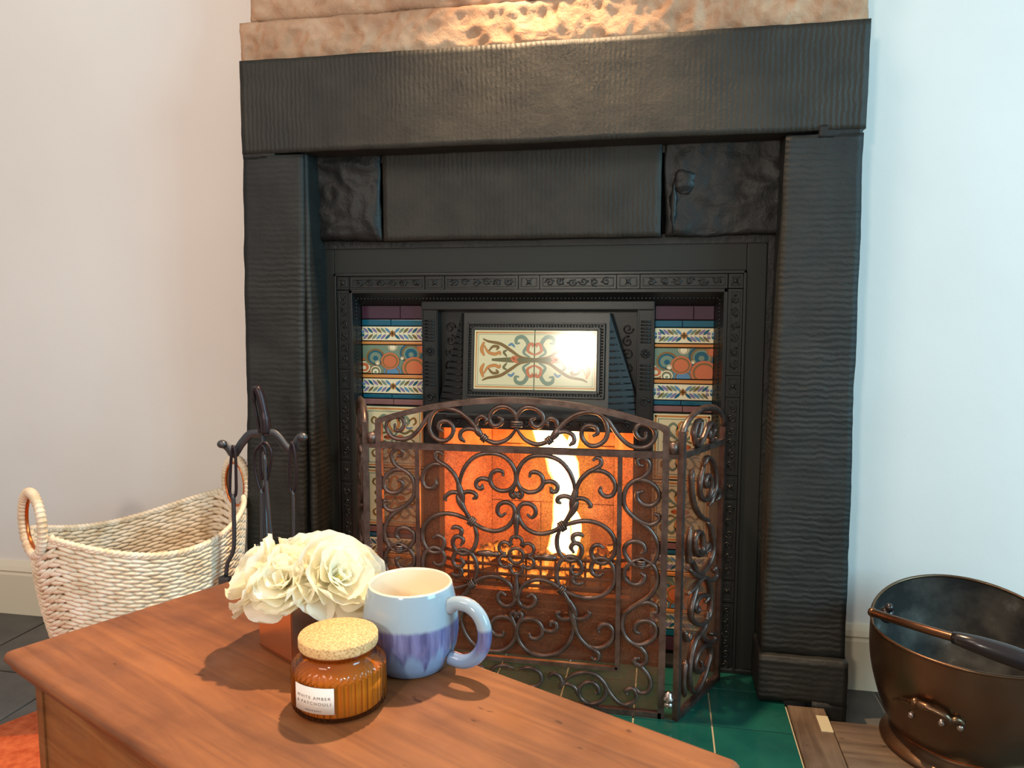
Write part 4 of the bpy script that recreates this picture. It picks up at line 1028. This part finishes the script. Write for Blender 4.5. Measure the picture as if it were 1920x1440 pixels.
# small front handle
def onbody(px, py, lift):
    d = ray(px, py); best = None
    for i in range(400):
        t = 1.1+i*.0015; p = CAM+d*t; h = (p.z-cc.z-.035)/.25; r = sct(0, max(h, 0))
        if math.hypot(p.x-cc.x, p.y-cc.y) < r+lift: return p
    return CAM+d*1.35
g = G(); g.tube(cr([onbody(*q) for q in ((1674, 1311, .001), (1690, 1312, .004), (1706, 1316, .010), (1722, 1320, .012), (1745, 1330, .014), (1770, 1342, .013), (1782, 1352, .010), (1795, 1350, .006), (1806, 1358, .002))], 5), [.002]*5+[.005]*5+[.006]*5+[.008]*5+[.006]*5+[.0065]*5+[.006]*5+[.005]*6, 10)
g.ball(onbody(1716, 1318, .012), .010, .009, .010); g.build('tipping_handle', M['scuttle'], cu)
g = G()
for q in ((1708, 1340), (1765, 1355), (1800, 1364)): g.ball(onbody(*q, .002), .006, .006, .007)
g.build('rivet', M['steel'], cu)
settle(cu)

# ================================================================== CHEST
HZ = .45
Bk = atz(463, 1087, HZ); Rt = atz(1392, 1426, HZ); Lf = atz(3, 1222, HZ)
u1 = (Rt-Bk).normalized(); v1 = Vector((u1.y, -u1.x, 0))      # u along the length, v towards the viewer's left front
if v1.dot(Lf-Bk) < 0: v1 = -v1
LW = (Rt-Bk).length; DP = (Lf-Bk).dot(v1); sk = (Lf-Bk).dot(u1)
Bk = Bk+u1*sk; LW -= sk
ch = thing('blanket_chest', tuple(Bk+u1*LW/2+v1*DP/2-Vector((0, 0, HZ))), 'worn waxed pine chest with moulded lid standing in the foreground', 'chest')
rz = math.atan2(u1.y, u1.x); ch.rotation_euler = (0, 0, rz)
sv = 1 if Vector((-u1.y, u1.x, 0)).dot(v1) > 0 else -1
hl, hd = LW/2, DP/2
def loopz(g, prof, hl, hd):
    vs = []
    for (o, z) in prof:
        for (a, b) in ((-1, -1), (1, -1), (1, 1), (-1, 1)):
            r = .006
            X_, Y_ = a*(hl+o), b*(hd+o)
            c_ = [(X_-a*r, Y_), (X_-a*r*.3, Y_-b*r*.3), (X_, Y_-b*r)]
            if a*b > 0: c_ = c_[::-1]
            vs += [(q[0], q[1], z) for q in c_]
    n = 12
    g.add(vs, [(i*n+k, i*n+(k+1) % n, (i+1)*n+(k+1) % n, (i+1)*n+k) for i in range(len(prof)-1) for k in range(n)], 0, True)
    g.add(vs[:n], [tuple(range(n))]); g.add(vs[-n:], [tuple(range(n))])
g = G(); loopz(g, [(-.0055, HZ), (-.0022, HZ-.0012), (0, HZ-.005), (.0005, HZ-.009), (-.002, HZ-.013), (-.006, HZ-.0145), (-.0045, HZ-.018), (-.0065, HZ-.022), (-.010, HZ-.024), (-.03, HZ-.024)], hl, hd)
lid = g.build('lid', M['chest'], ch)
g = G(); ih, idd = hl-.034, hd-.024
g.box(-ih, ih, -idd, idd, .018, HZ-.024); g.build('body', M['chestside'], ch)
for a in (-1, 1):
    for b in (-1, 1):
        g = G(); g.box(a*ih-(.014 if a > 0 else .003), a*ih+(.003 if a > 0 else .014), b*idd-(.03 if b > 0 else .003), b*idd+(.003 if b > 0 else .03), .010, HZ-.0245, .0015); g.build('corner_board', M['chestside'], ch)
g = G(); g.box(-ih-.006, ih+.006, -idd-.006, idd+.006, .0125, .07, .004); g.build('plinth', M['chestside'], ch)

# ================================================================== THINGS ON THE CHEST
# mug
mc = Vector((-.271, .788, HZ))
mg = thing('mug', tuple(mc), 'blue and white glazed stoneware mug standing right of the cork-lidded candle', 'mug')
prof = [(0, .002), (.028, .002), (.033, 0), (.038, .003), (.0455, .014), (.051, .028), (.0532, .042), (.0532, .054), (.0518, .068), (.0495, .081), (.0472, .091), (.0462, .0955), (.0452, .097)]
g = G(); g.lathe(prof, 64); b = g.build('body', M['mug'], mg)
g = G(); g.lathe([(.0462, .0955), (.0452, .0972), (.0438, .0968), (.0436, .094), (.046, .080), (.049, .060), (.049, .040), (.046, .022), (.036, .008), (0, .006)], 64); g.build('lining', M['mugin'], mg)
g = G()
hdir = Vector((.97, -.24, 0)).normalized()
hpts = [(.0475, .074), (.058, .0815), (.074, .081), (.087, .071), (.0925, .055), (.090, .038), (.080, .024), (.066, .0175), (.050, .019)]
g.tube(cr([hdir*a+Vector((0, 0, z)) for a, z in hpts], 5), .0078, 12, up=tuple(Vector((0, 0, 1)).cross(hdir)), flat=1.0); hdl = g.build('handle', M['mug'], mg)
# candle jar
jc = Vector((-.3165, .697, HZ))
jr = thing('candle_jar', tuple(jc), 'ribbed amber glass candle jar with cork lid in front of the mug', 'candle')
flute = lambda r, z, a: r*(1+.022*math.cos(a*44)) if .004 < z < .046 and r > .04 else r
g = G(); g.lathe([(.0, .0), (.040, .0), (.0445, .002), (.0462, .005), (.0466, .010), (.0466, .040), (.0462, .045), (.0445, .048), (.0405, .0508), (.0375, .0525), (.0362, .055), (.0362, .0585), (.0385, .0607), (.0388, .0625), (.037, .0635)], 264, fn=flute); gl_ = g.build('glass', M['amber'], jr)
g = G(); g.lathe([(0, .0035), (.0400, .0035), (.0428, .006), (.0432, .0375), (0, .0375)], 64); g.build('wax', M['wax'], jr)
g = G(); g.lathe([(0, .056), (.0348, .056), (.036, .0600), (.0390, .0625), (.0396, .0645), (.0396, .0715), (.0388, .0730), (0, .0733)], 48, fn=None); ck = g.build('cork_lid', M['cork'], jr)
# label, curved round the jar
RL = .0478; a_c = math.radians(-105); hwid = .0222; lz0, lz1 = .0125, .0385
a_c = math.atan2((CAM-jc).y, (CAM-jc).x)-math.radians(33)
def onjar(x, z, dr=0): a = a_c+x/RL; return ((RL+dr)*math.cos(a), (RL+dr)*math.sin(a), z)
g = G(); n = 24
vs = [onjar(-hwid+2*hwid*i/n, z, d) for d in (0, .0003) for z in (lz0, lz1) for i in range(n+1)]; q = n+1
g.add(vs, [(i, i+1, q+i+1, q+i) for i in range(n)]+[(2*q+i, 2*q+i+1, 3*q+i+1, 3*q+i) for i in range(n)]+[(i, i+1, 2*q+i+1, 2*q+i) for i in range(n)]+[(q+i, q+i+1, 3*q+i+1, 3*q+i) for i in range(n)], 0, True)
lb = g.build('label', M['label'], jr)
g = G()
def text(g, s, x0, x1, z, size):
    cu_ = bpy.data.curves.new('t', 'FONT'); cu_.body = s; cu_.size = size; cu_.space_character = 1.35; cu_.align_x = 'LEFT'
    to = bpy.data.objects.new('t', cu_); COL.objects.link(to); dg = bpy.context.evaluated_depsgraph_get(); me = to.evaluated_get(dg).to_mesh()
    W = max(v.co.x for v in me.vertices)
    vs = [onjar(x0+v.co.x/W*(x1-x0), z+v.co.y, .0005) for v in me.vertices]; fs_ = [tuple(p.vertices) for p in me.polygons]
    g.add(vs, fs_); to.evaluated_get(dg).to_mesh_clear(); bpy.data.objects.remove(to)
text(g, 'WHITE AMBER', -.0190, .0190, .0268, .0042); text(g, '& PATCHOULI', -.0190, .0190, .0212, .0042)
for k in range(9): x = -.008+.002*k; g.add([onjar(x, .0150, .0005), onjar(x+.0012, .0150, .0005), onjar(x+.0012, .0160, .0005), onjar(x, .0160, .0005)], [(0, 1, 2, 3)])
g.build('lettering', M['ink'], lb)
# copper cube vase
va, vb = atz(487, 1213, HZ), atz(547, 1248, HZ); ve = (vb-va).normalized(); VS = .070; vn = Vector((-ve.y, ve.x, 0))
if vn.y < 0: vn = -vn
vc = va+ve*VS/2+vn*VS/2
vz = thing('cube_vase', tuple(vc), 'polished copper cube vase holding the white flowers', 'vase'); vz.rotation_euler = (0, 0, math.atan2(ve.y, ve.x))
g = G(); h = VS/2; t = .002; H_ = .070
g.box(-h, h, -h, -h+t, 0.002, H_, .0008); g.box(-h, h, h-t, h, .002, H_, .0008); g.box(-h, -h+t, -h+t, h-t, .002, H_, .0005); g.box(h-t, h, -h+t, h-t, .002, H_, .0005); g.box(-h, h, -h, h, .002, .006, .001)
g.build('body', M['copper'], vz)
g = G()
for a in (-1, 1):
    for b in (-1, 1): g.ball((a*(h-.006), b*(h-.006), .002), .003, .003, .002)
g.build('foot', M['copper'], vz)
# flowers
def petal_mesh(L, W, cup, curl, ruff, seed):
    g = G(); nu, nv = 9, 9; vs = []
    for j in range(nv+1):
        t = j/nv; wd = W*(math.sin(PI*min(1, .10+t*.80))**.7)*(.55+.6*t)
        for i in range(nu+1):
            s = i/nu*2-1; x = s*wd*.5
            z = L*t-(abs(s)**2.2)*L*.16*t**2
            y = cup*L*(s*s)*(-.42)+curl*L*t*t + ruff*L*t*t*(.6*math.sin(s*5.2+seed)+.5*math.sin(s*9.0+seed*2.3))
            vs.append((x, y, z))
    g.add(vs, [(j*(nu+1)+i, j*(nu+1)+i+1, (j+1)*(nu+1)+i+1, (j+1)*(nu+1)+i) for j in range(nv) for i in range(nu)], 0, True)
    me = bpy.data.meshes.new('petal'); me.from_pydata(g.v, [], g.f); me.polygons.foreach_set('use_smooth', [True]*len(g.f)); me.materials.append(M['petal']); return me
PM = [[petal_mesh(1, 1.05, .5, .15, .025, k) for k in range(3)], [petal_mesh(1, 1.35, .34, -.02, .035, k+3) for k in range(3)], [petal_mesh(1, 1.5, .26, -.24, .05, k+6) for k in range(4)]]
def bloom(c, axis, R, lab, dens=1.0):
    axis = Vector(axis).normalized(); rot = axis.to_track_quat('Z', 'Y')
    t = thing('peony', tuple(c), lab, 'flower', 'white blooms in the copper vase'); t.rotation_euler = rot.to_euler()
    rings = ((0, 3, .52, 8, .0), (0, 4, .66, 24, .02), (1, 5, .80, 44, .03), (2, 6, .95, 66, .03), (2, 7, 1.06, 92, .0))
    for (km, n, L, tilt_, off) in rings:
        for k in range(n):
            me = random.choice(PM[km]); o = bpy.data.objects.new('petal', me); COL.objects.link(o); o.parent = t
            a = 2*PI*(k+random.uniform(-.2, .2)+.37*tilt_)/n; til = math.radians(tilt_+random.uniform(-9, 9)); s = R*L*random.uniform(.88, 1.08)
            m_ = Matrix.Rotation(a, 4, 'Z') @ Matrix.Translation((0, off*R+.05*R*(til > .2), -.12*R*(tilt_ > 60))) @ Matrix.Rotation(-til, 4, 'X') @ Matrix.Diagonal((s, s, s, 1))
            o.matrix_local = m_
    g = G(); g.ball((0, 0, .10*R), .10*R, .10*R, .16*R, 10, 8); g.build('heart', M['petalheart'], t)
fc = Vector((vc.x+.002, vc.y, HZ))
bloom(fc+Vector((-.004, -.030, .086)), (-.10, -.72, .72), .045, 'front white bloom facing the viewer over the vase corner')
bloom(fc+Vector((-.044, -.008, .084)), (-.80, -.25, .60), .048, 'left white bloom drooping past the vase side')
bloom(fc+Vector((.048, -.010, .088)), (.72, -.45, .65), .052, 'right white bloom nearest the mug')
bloom(fc+Vector((.008, .010, .092)), (.05, -.15, 1), .053, 'topmost white bloom of the bunch')
bloom(fc+Vector((.024, .042, .070)), (.40, .70, .6), .050, 'rear white bloom behind the topmost one')
bloom(fc+Vector((-.030, .036, .074)), (-.5, .5, .8), .050, 'rear left white bloom of the bunch')
